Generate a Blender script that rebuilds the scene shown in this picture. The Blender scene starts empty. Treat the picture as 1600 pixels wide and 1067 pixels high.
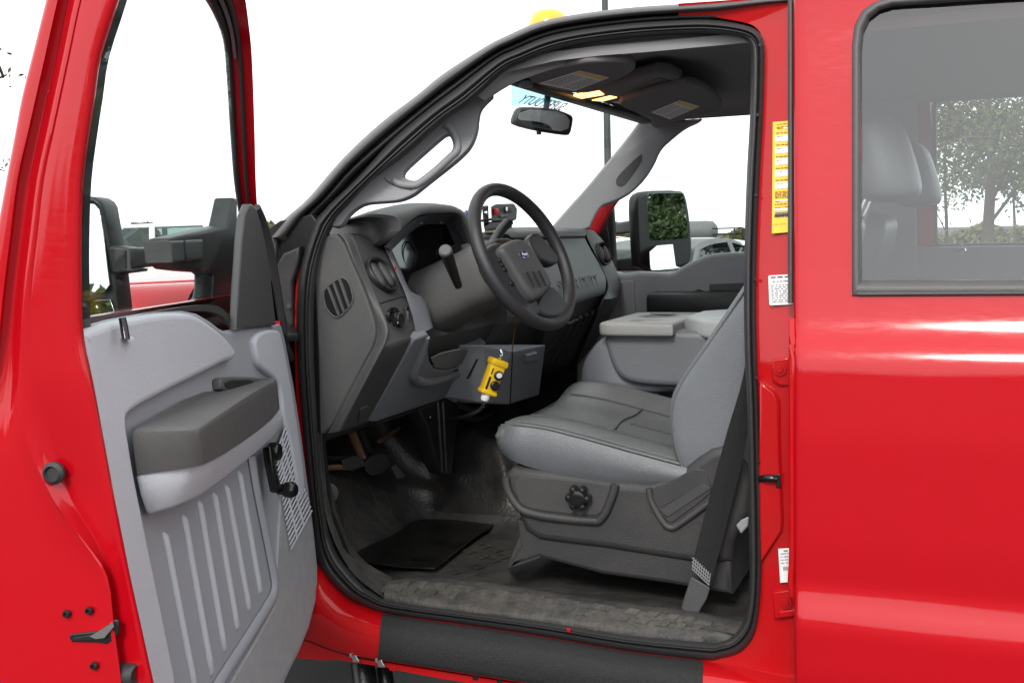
import bpy, bmesh, math, random
import numpy as np
from mathutils import Vector, Matrix
random.seed(7)
sc = bpy.context.scene
COL = sc.collection
V = lambda *a: np.array(a, float)
rad = math.radians

# ------------------------------------------------------------------ camera
F = 1700.0                      # focal length in pixels of a 1600 px wide picture
TH, PH, RO = rad(23), rad(5.6), .027
CP = V(.383, -2.12, 1.58)
ca = V(-math.sin(TH)*math.cos(PH), math.cos(TH)*math.cos(PH), -math.sin(PH))
_r = V(math.cos(TH), math.sin(TH), 0); _u = np.cross(_r, ca)
cr = _r*math.cos(RO) - _u*math.sin(RO); cu = _u*math.cos(RO) + _r*math.sin(RO)
cam_d = bpy.data.cameras.new('camera'); cam = bpy.data.objects.new('camera', cam_d); COL.objects.link(cam)
cam_d.sensor_width = 36; cam_d.lens = F/1600*36; cam_d.clip_start = .05; cam_d.clip_end = 2000
cam.matrix_world = Matrix([[cr[0], cu[0], -ca[0], CP[0]], [cr[1], cu[1], -ca[1], CP[1]], [cr[2], cu[2], -ca[2], CP[2]], [0, 0, 0, 1]])
sc.camera = cam

# ------------------------------------------------------------------ sky, sun, exposure
SUN_AZ = V(.09, -.78, .60); SUN_AZ /= np.linalg.norm(SUN_AZ)     # towards the sun: behind the camera, a little to the right
SUN_EL = math.asin(SUN_AZ[2])
w = bpy.data.worlds.new('World'); sc.world = w; w.use_nodes = True
nt = w.node_tree; nt.nodes.clear()
sky = nt.nodes.new('ShaderNodeTexSky'); sky.sky_type = 'NISHITA'; sky.sun_disc = False
sky.sun_elevation = SUN_EL; sky.sun_rotation = math.atan2(SUN_AZ[0], SUN_AZ[1]); sky.dust_density = 1; sky.air_density = 1.2
hs = nt.nodes.new('ShaderNodeHueSaturation'); hs.inputs['Saturation'].default_value = .12
bg = nt.nodes.new('ShaderNodeBackground'); bg.inputs['Strength'].default_value = .15
ow = nt.nodes.new('ShaderNodeOutputWorld')
cl = nt.nodes.new('ShaderNodeMix'); cl.data_type = 'RGBA'; cl.inputs[0].default_value = .8; cl.inputs[7].default_value = (7.2, 7.35, 7.5, 1)   # bright even cloud over the clear sky
nt.links.new(sky.outputs[0], hs.inputs['Color']); nt.links.new(hs.outputs[0], cl.inputs[6]); nt.links.new(cl.outputs[2], bg.inputs[0]); nt.links.new(bg.outputs[0], ow.inputs[0])
sd = bpy.data.lights.new('sun', 'SUN'); sd.energy = 1.4; sd.angle = rad(15); sd.color = (1, .96, .9)
sun = bpy.data.objects.new('sun', sd); COL.objects.link(sun)
sun.rotation_euler = Vector(SUN_AZ).to_track_quat('Z', 'Y').to_euler(); sun.location = (3, -6, 8)
sc.view_settings.view_transform = 'Standard'; sc.view_settings.look = 'None'; sc.view_settings.gamma = 1
sc.view_settings.use_curve_mapping = False; sc.view_settings.exposure = .85
sc.cycles.max_bounces = 10; sc.cycles.transparent_max_bounces = 16; sc.cycles.diffuse_bounces = 5

# ------------------------------------------------------------------ where a sight line meets a real surface of the truck
def unit_(v): return np.asarray(v, float)/np.linalg.norm(v)
def ray(x, y): return ca + cr*(x-800)/F - cu*(y-533.5)/F
def H(x, y, X=None, Y=None, Z=None):
    d = ray(x, y)
    i = 0 if X is not None else 1 if Y is not None else 2
    t = ((X, Y, Z)[i] - CP[i])/d[i]
    return CP + d*t
def pl(x, y, p0, n):
    d = ray(x, y); n = np.asarray(n, float)
    return CP + d*(((np.asarray(p0)-CP) @ n)/(d @ n))
def tumble(z): return max(0, z-1.3)*.17
def side(x, y, off=0.):         # the flank of the cab, leaning in above the belt line
    Y = off
    for _ in range(8):
        p = H(x, y, Y=Y); Y = off + tumble(p[2])
    return H(x, y, Y=Y)
HO = V(-1.06, -.06, 0); hd = V(.276, -.961, 0); hn = V(.961, .276, 0)   # the open door: hinge, direction along it, inner face normal
def dn(x, y, n=0., lean=True):  # on the inner face of the open door
    q = n
    for _ in range(6):
        p = pl(x, y, HO+hn*q, hn)
        q = n + (.055*(1.42-p[2])/.65 if lean else 0)
    return pl(x, y, HO+hn*q, hn)
hl_ = unit_(hn+V(0, 0, .055/.65))       # normal of the leaning trim
def dd(x, y, d): return pl(x, y, HO+hd*d, hd)
PROF = [(1.75, -.90), (1.57, -.865), (1.36, -.80), (1.33, -.80), (1.13, -.97), (.9, -1.16)]     # face of the dashboard: z, X
def profX(z):
    if z >= PROF[0][0]: return PROF[0][1]
    for (z0, x0), (z1, x1) in zip(PROF, PROF[1:]):
        if z >= z1: return x0+(x1-x0)*(z0-z)/(z0-z1)
    return PROF[-1][1]
PROF2 = [(1.62, -1.0), (1.57, -.965), (1.36, -.832), (1.33, -.83), (1.13, -.985), (.9, -1.16)]   # its left end, leaning further forward
def profX2(z): return float(np.interp(-z, [-a for a, _ in PROF2], [b for _, b in PROF2]))
def dash2(x, y, off=0.):
    X = -.85
    for _ in range(14):
        p = H(x, y, X=X); X = .5*X+.5*(profX2(p[2])+off)
    return H(x, y, X=X)
def dash(x, y, off=0.):
    X = -.85
    for _ in range(14):
        p = H(x, y, X=X); X = .5*X+.5*(profX(p[2])+off)
    return H(x, y, X=X)

# ------------------------------------------------------------------ materials
def mat(name, col, rough=.5, metal=0., spec=.5, coat=0., bump=0., bscale=200., dirt=None, dscale=6., damt=.5, noise_col=.0, emit=None, aniso=0, bump2=None, coatvar=0):
    m = bpy.data.materials.new(name); m.use_nodes = True
    if not metal and max(col) < .77: col = tuple(c*.74 for c in col); dirt = dirt and tuple(c*.74 for c in dirt)
    n = m.node_tree; b = n.nodes['Principled BSDF']
    b.inputs['Base Color'].default_value = (*col, 1); b.inputs['Roughness'].default_value = rough
    b.inputs['Metallic'].default_value = metal; b.inputs['Specular IOR Level'].default_value = spec
    b.inputs['Coat Weight'].default_value = coat; b.inputs['Coat Roughness'].default_value = .06
    tc = n.nodes.new('ShaderNodeTexCoord')
    if bump:
        t = n.nodes.new('ShaderNodeTexNoise'); t.inputs['Scale'].default_value = bscale; t.inputs['Detail'].default_value = 3
        bp = n.nodes.new('ShaderNodeBump'); bp.inputs['Strength'].default_value = bump; bp.inputs['Distance'].default_value = .004
        n.links.new(tc.outputs['Object'], t.inputs['Vector']); n.links.new(t.outputs[0], bp.inputs['Height']); n.links.new(bp.outputs[0], b.inputs['Normal'])
        if bump2:      # broad puckers and waves under the grain
            t3 = n.nodes.new('ShaderNodeTexNoise'); t3.inputs['Scale'].default_value = bump2[0]; t3.inputs['Detail'].default_value = 2; t3.inputs['Distortion'].default_value = .8
            b3 = n.nodes.new('ShaderNodeBump'); b3.inputs['Strength'].default_value = bump2[1]; b3.inputs['Distance'].default_value = bump2[2]
            n.links.new(tc.outputs['Object'], t3.inputs['Vector']); n.links.new(t3.outputs[0], b3.inputs['Height']); n.links.new(b3.outputs[0], bp.inputs['Normal'])
    if coatvar:        # wash marks and fine scratches in the clear coat
        mp = n.nodes.new('ShaderNodeMapping'); mp.inputs['Scale'].default_value = (9, 9, 60); mp.inputs['Rotation'].default_value = (0, .5, 0)
        t4 = n.nodes.new('ShaderNodeTexNoise'); t4.inputs['Scale'].default_value = 3; t4.inputs['Detail'].default_value = 8; t4.inputs['Roughness'].default_value = .75
        r4 = n.nodes.new('ShaderNodeMapRange'); r4.inputs[1].default_value = .35; r4.inputs[2].default_value = .7; r4.inputs[3].default_value = .07; r4.inputs[4].default_value = coatvar
        n.links.new(tc.outputs['Object'], mp.inputs[0]); n.links.new(mp.outputs[0], t4.inputs['Vector']); n.links.new(t4.outputs[0], r4.inputs[0]); n.links.new(r4.outputs[0], b.inputs['Coat Roughness'])
    if dirt is not None or noise_col:
        t2 = n.nodes.new('ShaderNodeTexNoise'); t2.inputs['Scale'].default_value = dscale; t2.inputs['Detail'].default_value = 9; t2.inputs['Roughness'].default_value = .68
        rp = n.nodes.new('ShaderNodeValToRGB'); rp.color_ramp.elements[0].position = .38; rp.color_ramp.elements[1].position = .68
        mx = n.nodes.new('ShaderNodeMix'); mx.data_type = 'RGBA'
        d = dirt if dirt is not None else tuple(min(1, c*(1+noise_col)) for c in col)
        mx.inputs[6].default_value = (*col, 1); mx.inputs[7].default_value = (*d, 1)
        mu = n.nodes.new('ShaderNodeMath'); mu.operation = 'MULTIPLY'; mu.inputs[1].default_value = damt
        n.links.new(tc.outputs['Object'], t2.inputs['Vector']); n.links.new(t2.outputs[0], rp.inputs[0]); n.links.new(rp.outputs[0], mu.inputs[0])
        n.links.new(mu.outputs[0], mx.inputs[0]); n.links.new(mx.outputs[2], b.inputs['Base Color'])
        r2 = n.nodes.new('ShaderNodeMath'); r2.operation = 'MULTIPLY_ADD'; r2.inputs[1].default_value = .18; r2.inputs[2].default_value = max(0, rough-.06)
        n.links.new(t2.outputs[0], r2.inputs[0]); n.links.new(r2.outputs[0], b.inputs['Roughness'])
    if emit:
        b.inputs['Emission Color'].default_value = (*emit[:3], 1); b.inputs['Emission Strength'].default_value = emit[3]
    return m
def glassmat(name, tint, refl=1.0, ior=1.5):
    m = bpy.data.materials.new(name); m.use_nodes = True; n = m.node_tree; n.nodes.clear()
    o = n.nodes.new('ShaderNodeOutputMaterial'); mx = n.nodes.new('ShaderNodeMixShader'); tr = n.nodes.new('ShaderNodeBsdfTransparent')
    gl = n.nodes.new('ShaderNodeBsdfGlossy'); gl.inputs['Roughness'].default_value = .01
    fr = n.nodes.new('ShaderNodeFresnel'); fr.inputs['IOR'].default_value = ior
    mu = n.nodes.new('ShaderNodeMath'); mu.operation = 'MULTIPLY'; mu.inputs[1].default_value = refl
    tr.inputs[0].default_value = (*tint, 1)
    n.links.new(fr.outputs[0], mu.inputs[0]); n.links.new(mu.outputs[0], mx.inputs[0])
    n.links.new(tr.outputs[0], mx.inputs[1]); n.links.new(gl.outputs[0], mx.inputs[2]); n.links.new(mx.outputs[0], o.inputs[0])
    return m
RED = mat('red_paint', (.585, .002, .010), .4, 0, .05, .9, bump=.015, bscale=420, dirt=(.50, .006, .012), dscale=2.2, damt=.4, coatvar=.20, bump2=(2.6, .05, .01))
REDIN = mat('red_paint_jamb', (.60, .0015, .006), .4, 0, .05, .8, bump=.02, bscale=300, dirt=(.45, .03, .025), dscale=9, damt=.35)
RUBBER = mat('black_rubber', (.040, .039, .041), .5, bump=.15, bscale=260)
RUBG = mat('weathered_rubber', (.078, .075, .077), .46, bump=.12, bscale=240, dirt=(.115, .11, .11), dscale=14, damt=.5)
BLACK = mat('black_plastic', (.014, .014, .015), .42, bump=.1, bscale=400)
GLOSSB = mat('gloss_black', (.010, .010, .011), .16, bump=.02)
DKPL = mat('charcoal_plastic', (.076, .076, .079), .48, bump=.35, bscale=520, dirt=(.098, .095, .092), dscale=7, damt=.6)
PLAS = mat('dash_end_plastic', (.122, .120, .123), .56, bump=.45, bscale=480, dirt=(.155, .150, .145), dscale=5, damt=.8)
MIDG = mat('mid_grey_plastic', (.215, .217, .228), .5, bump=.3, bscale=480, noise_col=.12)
WHEELM = mat('steering_wheel_urethane', (.036, .034, .038), .42, bump=.25, bscale=700)
TRIM = mat('blue_grey_door_trim', (.64, .66, .71), .5, bump=.35, bscale=460, dirt=(.57, .585, .62), dscale=4, damt=.5)
TRIML = mat('blue_grey_lower_trim', (.39, .405, .445), .52, bump=.35, bscale=460, dirt=(.44, .44, .435), dscale=5, damt=.4)
ARMM = mat('taupe_armrest_vinyl', (.128, .124, .124), .42, bump=.45, bscale=640, dirt=(.10, .098, .098), dscale=8, damt=.5)
PILL = mat('grey_pillar_trim', (.34, .343, .36), .6, bump=.25, bscale=420, noise_col=.08)
BEZ = mat('cluster_bezel_grey', (.215, .225, .25), .45, bump=.25, bscale=480)
KNEE = mat('knee_panel_blue_grey', (.235, .247, .275), .5, bump=.3, bscale=480, dirt=(.265, .27, .285), dscale=6, damt=.5)
LEATH = mat('grey_vinyl_seat', (.150, .158, .160), .27, bump=.35, bscale=300, dirt=(.112, .115, .113), dscale=7, damt=.6, bump2=(7, .14, .012))
LEATHS = mat('blue_grey_seat_side', (.188, .200, .220), .38, bump=.3, bscale=420, dirt=(.150, .157, .165), dscale=5, damt=.5, bump2=(6, .14, .012))
CONS = mat('console_top_grey', (.38, .38, .375), .45, bump=.3, bscale=480)
PDOOR = mat('far_door_grey', (.36, .365, .385), .5, bump=.3, bscale=480, noise_col=.1)
KNEE_LIT = mat('knee_blue_grey_lit', (.36, .378, .42), .48, bump=.3, bscale=480, dirt=(.40, .41, .43), dscale=6, damt=.4)  # knee panel colour lightened to stand in for fill light under the dash
CONSL = mat('console_lid_vinyl', (.50, .515, .53), .38, bump=.3, bscale=420)
HEADL = mat('headliner_cloth', (.34, .334, .34), .95, spec=.1, bump=.12, bscale=900, noise_col=.06)
DARKC = mat('visor_cloth', (.27, .266, .27), .95, spec=.1, bump=.15, bscale=900)
FLOOR = mat('black_vinyl_floor', (.040, .040, .041), .40, bump=.35, bscale=200, dirt=(.115, .103, .087), dscale=8, damt=.75, bump2=(14, .35, .02))
DRAPE = mat('glossy_black_vinyl', (.022, .022, .023), .30, bump=.3, bscale=140, dirt=(.085, .075, .062), dscale=9, damt=.55)
MATR = mat('dusty_rubber_sill', (.043, .041, .039), .62, bump=.6, bscale=140, dirt=(.108, .097, .082), dscale=24, damt=.85, bump2=(30, .4, .01))
PADM = mat('worn_black_pad', (.006, .006, .006), .2, bump=.15, bscale=60, dirt=(.05, .047, .043), dscale=13, damt=.45)
GRIT = mat('grit_tape', (.013, .013, .014), .6, bump=1.0, bscale=480, dirt=(.05, .05, .051), dscale=420, damt=.9)
LEATHC = mat('cushion_side_vinyl', (.150, .160, .174), .36, bump=.3, bscale=420, dirt=(.118, .124, .130), dscale=6, damt=.5, bump2=(7, .16, .012))
SEATB = mat('seat_base_plastic', (.042, .041, .043), .5, bump=.35, bscale=480, dirt=(.062, .059, .056), dscale=9, damt=.7)
SEATP = mat('seat_base_pocket', (.056, .054, .056), .55, bump=.35, bscale=480, dirt=(.075, .071, .067), dscale=9, damt=.7)
TRIMD = mat('scuffed_door_trim', (.37, .385, .42), .55, bump=.35, bscale=460, dirt=(.52, .485, .41), dscale=38, damt=.6)
WEB = mat('seat_belt_webbing', (.007, .007, .008), .6, bump=.6, bscale=900)
YEL = mat('yellow_control_plastic', (.84, .53, .012), .4, bump=.2, bscale=300, dirt=(.6, .34, .02), dscale=30, damt=.35)
YELS = mat('yellow_sticker', (.83, .52, .02), .45, bump=.02)
AMB = mat('amber_lens', (.85, .42, .0), .18, coat=1)
WHITE = mat('white_print', (.80, .80, .80), .5)
WPAINT = mat('white_paint', (.78, .79, .80), .3, coat=1)
INK = mat('black_print', (.02, .02, .02), .6)
INKG = mat('grey_print', (.22, .22, .23), .6)
INKO = mat('orange_brown_print', (.38, .14, .02), .6)
CHROME = mat('chrome', (.7, .7, .7), .12, 1)
STEEL = mat('zinc_steel', (.55, .55, .55), .35, 1, bump=.1)
DKSTEEL = mat('black_steel', (.05, .05, .05), .3, .8, bump=.2)
RUST = mat('rusty_steel', (.16, .075, .04), .75, .2, bump=.5, bscale=160, dirt=(.05, .04, .035), dscale=22, damt=.7)
MIRR = mat('mirror_silver', (.86, .9, .9), .012, 1)
BLUE = mat('emblem_blue', (.012, .035, .17), .25, coat=1)
DIAL = mat('gauge_black', (.010, .010, .011), .15, coat=.5)
RSW = mat('red_switch', (.55, .02, .02), .35)
BLUEW = mat('blue_wire', (.05, .15, .42), .4)
LAMP = mat('lit_dome_lens', (.8, .45, .2), .3, emit=(1, .42, .13, 2.4))
BANNER = glassmat('sunstrip_tint', (.50, .80, .90), .6)
GLASS = glassmat('side_glass', (.91, .955, .945), .07)
WGLASS = glassmat('windshield_glass', (.95, .975, .97), .2)
RGLASS = glassmat('rear_glass', (.90, .95, .945), 3.0)
CGLASS = glassmat('car_glass', (.72, .78, .77), 1.0)
SKIN_TAN = mat('torn_foam', (.55, .42, .28), .9, bump=.5, bscale=300)
ASPH = mat('asphalt', (.062, .061, .060), .9, bump=.6, bscale=60, dirt=(.095, .092, .088), dscale=2.2, damt=.7)
GRASS = mat('verge_grass', (.07, .10, .03), .95, bump=1, bscale=12, dirt=(.12, .12, .05), dscale=.6, damt=.7)
BARK = mat('bark', (.09, .07, .055), .95, bump=1, bscale=18)
TYRE = mat('tyre_rubber', (.02, .02, .02), .8, bump=.2)
TANKM = mat('grey_tank', (.19, .19, .19), .6, bump=.3, bscale=4, dirt=(.12, .12, .12), dscale=2, damt=.7)
POLEM = mat('pole_dark_bronze', (.06, .07, .075), .5, bump=.1)
def leafmat(name, c1, c2):
    m = mat(name, c1, .7, spec=.2, dirt=c2, dscale=.9, damt=1.0)
    b = m.node_tree.nodes['Principled BSDF']; b.inputs['Subsurface Weight'].default_value = 0
    return m
LEAF1 = leafmat('leaf_green', (.07, .105, .03), (.16, .17, .06))
LEAF2 = leafmat('leaf_olive', (.12, .125, .05), (.22, .18, .08))
LEAF3 = leafmat('conifer_green', (.035, .065, .024), (.09, .125, .045))

# ------------------------------------------------------------------ geometry
def chaikin(p, it=1, closed=True):
    p = [np.asarray(q, float) for q in p]
    for _ in range(it):
        o = []
        n = len(p)
        for i in range(n if closed else n-1):
            a, b = p[i], p[(i+1) % n]; o += [a*.75+b*.25, a*.25+b*.75]
        p = o if closed else [p[0]]+o+[p[-1]]
    return p
def crspline(p, n):
    p = np.asarray(p, float)
    if n <= 1 or len(p) < 2: return p
    q = np.vstack([2*p[:1]-p[1:2], p, 2*p[-1:]-p[-2:-1]]); o = []
    for i in range(1, len(q)-2):
        a, b, c, d = q[i-1], q[i], q[i+1], q[i+2]
        for k in range(n):
            t = k/n
            o.append(.5*((2*b)+(-a+c)*t+(2*a-5*b+4*c-d)*t*t+(-a+3*b-3*c+d)*t**3))
    o.append(q[-2]); return np.array(o)
def unit(v): v = np.asarray(v, float); return v/np.linalg.norm(v)
def g_plate(loops, n, th, bev=.003, it=0, res=2, sm=None):
    """flat panel: loops of points lying (about) in one plane of normal n (front side), th thick behind it, edges rounded by bev"""
    loops = [chaikin(l, it) if it else [np.asarray(q, float) for q in l] for l in loops]
    n = unit(n); up = V(0, 0, 1) if abs(n[2]) < .9 else V(0, 1, 0)
    s = unit(np.cross(up, n)); t = np.cross(n, s); c = np.mean(loops[0], axis=0)
    cv = bpy.data.curves.new('c', 'CURVE'); cv.dimensions = '2D'; cv.fill_mode = 'BOTH'
    bev = min(bev, th*.49); cv.extrude = th/2-bev; cv.bevel_depth = bev; cv.bevel_resolution = res; cv.offset = -bev
    for l in loops:
        sp = cv.splines.new('POLY'); sp.points.add(len(l)-1); sp.use_cyclic_u = True
        for i, q in enumerate(l): sp.points[i].co = ((q-c) @ s, (q-c) @ t, 0, 1)
    o = bpy.data.objects.new('c', cv); me = bpy.data.meshes.new_from_object(o)
    vs = [c - n*th/2 + s*v.co.x + t*v.co.y + n*v.co.z for v in me.vertices]
    fs = [tuple(f.vertices) for f in me.polygons]
    bpy.data.objects.remove(o); bpy.data.curves.remove(cv); bpy.data.meshes.remove(me)
    return vs, fs
def g_sheet(rows, nu=3, nv=3, ext=None, closed=False):
    rows = [crspline(list(r)+([r[0]] if closed else []), nu) for r in rows]
    A = np.array(rows); B = np.array([crspline(A[:, j], nv) for j in range(A.shape[1])]).transpose(1, 0, 2)
    R, C_ = B.shape[:2]
    vs = [B[i, j] for i in range(R) for j in range(C_)]
    fs = [(i*C_+j, i*C_+j+1, (i+1)*C_+j+1, (i+1)*C_+j) for i in range(R-1) for j in range(C_-1)]
    if ext is not None:
        k = len(vs); vs = vs+[v+np.asarray(ext) for v in vs]
        fs = fs+[tuple(q+k for q in f[::-1]) for f in fs]
        ring = [j for j in range(C_)]+[i*C_+C_-1 for i in range(1, R)]+[(R-1)*C_+j for j in range(C_-2, -1, -1)]+[i*C_ for i in range(R-2, 0, -1)]
        for a, b in zip(ring, ring[1:]+ring[:1]): fs.append((a, a+k, b+k, b))
    return vs, fs
def g_loft(loops, cap=True, nu=1, nv=1):
    L = [crspline(list(l)+[l[0]], nu)[:-1] if nu > 1 else np.array(l) for l in loops]
    A = np.array(L); B = np.array([crspline(A[:, j], nv) for j in range(A.shape[1])]).transpose(1, 0, 2) if nv > 1 else A
    R, C_ = B.shape[:2]; vs = [B[i, j] for i in range(R) for j in range(C_)]
    fs = [(i*C_+j, i*C_+(j+1) % C_, (i+1)*C_+(j+1) % C_, (i+1)*C_+j) for i in range(R-1) for j in range(C_)]
    if cap: fs += [tuple(range(C_))[::-1], tuple((R-1)*C_+j for j in range(C_))]
    return vs, fs
def g_tube(pts, r, seg=8, n=4, flat=None, closed=False):
    P_ = crspline(pts, n) if n > 1 else np.array(pts, float)
    if closed: P_ = P_[:-1]
    m = len(P_); loops = []; up = V(.13, .31, .94)
    for i in range(m):
        t = unit((P_[(i+1) % m] if closed or i < m-1 else P_[i])-(P_[i-1] if closed or i > 0 else P_[i]))
        a = unit(np.cross(t, up)); b = np.cross(t, a)
        if flat is not None: a = unit(np.asarray(flat)-t*(np.asarray(flat) @ t)); b = np.cross(t, a)
        rr = r if np.isscalar(r) else np.interp(i/(m-1), np.linspace(0, 1, len(r)), [q if np.isscalar(q) else q[0] for q in r])
        ra, rb = (rr, rr) if not isinstance(r, tuple) else (r[0], r[1])
        loops.append([P_[i]+a*ra*math.cos(q)+b*rb*math.sin(q) for q in np.linspace(0, 2*math.pi, seg, endpoint=False)])
    if closed: loops.append(loops[0])
    return g_loft(loops, not closed)
def g_box(c, s, R=None, bev=.004):
    bm = bmesh.new(); bmesh.ops.create_cube(bm, size=1); bmesh.ops.scale(bm, vec=Vector(s), verts=bm.verts)
    if bev: bmesh.ops.bevel(bm, geom=bm.edges[:], offset=min(bev, min(s)*.45), segments=2, profile=.5, affect='EDGES')
    R = np.eye(3) if R is None else np.array(R)
    bm.verts.index_update(); vs = [np.asarray(c)+R @ np.array(v.co) for v in bm.verts]; fs = [tuple(v.index for v in f.verts) for f in bm.faces]; bm.free()
    return vs, fs
def frame(z, x=None):
    z = unit(z); x = V(0, 0, 1) if x is None else np.asarray(x, float)
    if abs(unit(x) @ z) > .98: x = V(1, 0, 0)
    x = unit(x-z*(x @ z)); return np.array([x, np.cross(z, x), z]).T
def g_lathe(p, ax, prof, seg=24, sx=1., xdir=None):
    R = frame(ax, xdir); loops = []
    for r_, h in prof: loops.append([np.asarray(p)+R @ V(r_*sx*math.cos(q), r_*math.sin(q), h) for q in np.linspace(0, 2*math.pi, seg, endpoint=False)])
    return g_loft(loops)
def g_hull(pts):
    bm = bmesh.new()
    for p in pts: bm.verts.new(p)
    bmesh.ops.convex_hull(bm, input=bm.verts); bmesh.ops.delete(bm, geom=[v for v in bm.verts if not v.link_faces], context='VERTS')
    bm.verts.index_update(); vs = [np.array(v.co) for v in bm.verts]; fs = [tuple(v.index for v in f.verts) for f in bm.faces]; bm.free(); return vs, fs
def g_text(s, p, xd, yd, h, depth=.0006, align='LEFT', shear=0., bold=0., ys=1.):
    cv = bpy.data.curves.new('t', 'FONT'); cv.body = s; cv.size = h; cv.extrude = depth; cv.align_x = align; cv.shear = shear; cv.offset = bold
    o = bpy.data.objects.new('t', cv); me = bpy.data.meshes.new_from_object(o)
    xd, yd = unit(xd), unit(yd); zd = np.cross(xd, yd)
    vs = [np.asarray(p)+xd*v.co.x+yd*v.co.y*ys+zd*v.co.z for v in me.vertices]; fs = [tuple(f.vertices) for f in me.polygons]
    bpy.data.objects.remove(o); bpy.data.curves.remove(cv); bpy.data.meshes.remove(me); return vs, fs
def mk(name, geoms, m, parent=None, smooth=38, bev=0., seg=2, label=None, subd=0):
    if isinstance(geoms, tuple): geoms = [geoms]
    vs, fs = [], []
    for v, f in geoms:
        k = len(vs); vs += [tuple(map(float, q)) for q in v]; fs += [tuple(i+k for i in g) for g in f]
    off = V(0, 0, 0)
    me = bpy.data.meshes.new(name); me.from_pydata(vs, [], fs)
    bm = bmesh.new(); bm.from_mesh(me); bmesh.ops.recalc_face_normals(bm, faces=bm.faces); bm.to_mesh(me); bm.free()
    me.materials.append(m)
    if smooth:
        me.shade_smooth(); me.set_sharp_from_angle(angle=rad(smooth))
    o = bpy.data.objects.new(name, me); COL.objects.link(o)
    if parent is not None:
        if parent.parent and parent.parent.parent: parent = parent.parent      # thing > part > sub-part, no deeper
        o.parent = parent
        if parent.type == 'EMPTY': o.matrix_parent_inverse = Matrix.Translation(-parent.location)
    if bev:
        b = o.modifiers.new('bevel', 'BEVEL'); b.width = bev; b.segments = seg; b.limit_method = 'ANGLE'; b.angle_limit = rad(35)
    if subd:
        s_ = o.modifiers.new('subd', 'SUBSURF'); s_.levels = subd; s_.render_levels = subd
    if label: o['label'] = label
    if name in ('small_print', 'printed_bars', 'printed_fields', 'gauge_ticks', 'belt_stitching', 'maker_lettering', 'strip_lettering', 'embossed_lettering'): o['kind'] = 'stuff'
    return o
def thing(name, label, cat, loc, group=None):
    o = bpy.data.objects.new(name, None); COL.objects.link(o); o.location = tuple(map(float, loc)); o.empty_display_size = .2
    o['label'] = label; o['category'] = cat
    if group: o['group'] = group
    return o
def tag(o, label, cat, group=None):
    o['label'] = label; o['category'] = cat
    if group: o['group'] = group
    return o
def mapp(fn, pts, *a): return [fn(x, y, *a) for x, y in pts]
def lerp(a, b, t): return (a[0]+(b[0]-a[0])*t, a[1]+(b[1]-a[1])*t)
NY = V(0, -1, 0)
# ================================================================== setting
def ground():
    N = 120; R = 420.; vs = []; fs = []
    for i in range(N+1):
        for j in range(N+1):
            x = R*((2*i/N-1)**3); y = R*((2*j/N-1)**3); vs.append(V(x, y, 0))
    for i in range(N):
        for j in range(N):
            a = i*(N+1)+j; fs.append((a, a+N+1, a+N+2, a+1))
    o = mk('ground', (vs, fs), ASPH, smooth=0); o['kind'] = 'structure'; o['label'] = 'grey asphalt of the parking lot'
    v = mk('verge', g_box(V(0, 95, .03), (500, 90, .05), bev=0), GRASS, smooth=0); v['kind'] = 'structure'; v['label'] = 'green grass verge beyond the lot'
ground()

# ================================================================== the red truck
TRUCK = thing('red_pickup_truck', 'red crew cab pickup truck with its driver door standing open', 'truck', (-.3, .85, 0))
T = TRUCK
# ---- door opening weatherstrips (pairs of picture points: outer edge, inner edge)
O_ = [(420, 372), (448, 340), (482, 310), (536, 248), (595, 193), (651, 150), (693, 116), (758, 74), (791, 57), (840, 36), (895, 24), (981, 13), (1067, 7), (1125, 2), (1235, -6), (1420, -14), (1700, -20)]
I_ = [(517, 360), (533, 332), (556, 305), (572, 290), (634, 240), (690, 189), (733, 160), (786, 112), (818, 97), (862, 80), (912, 69), (992, 59), (1070, 54), (1125, 56), (1238, 32), (1420, 26), (1700, 20)]
def band(t): return [lerp(a, b, t) for a, b in zip(O_, I_)]
def rib(name, ts, offs, m, n0=0, n1=None, label=None, nu=4):
    rows = [[side(x, y, f) for x, y in band(t)[n0:n1]] for t, f in zip(ts, offs)]
    return mk(name, g_sheet(rows, nu, 3, ext=V(0, .03, -.012)), m, T, 60, label=label)
rib('drip_rail', [-.01, .06, .16, .26, .29], [.03, -.012, -.02, -.008, .02], RUBG, label='dark grey rail along the roof edge')
rib('upper_weatherstrip', [.30, .36, .43, .50, .54], [.028, .006, .002, .012, .035], RUBBER)
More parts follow.
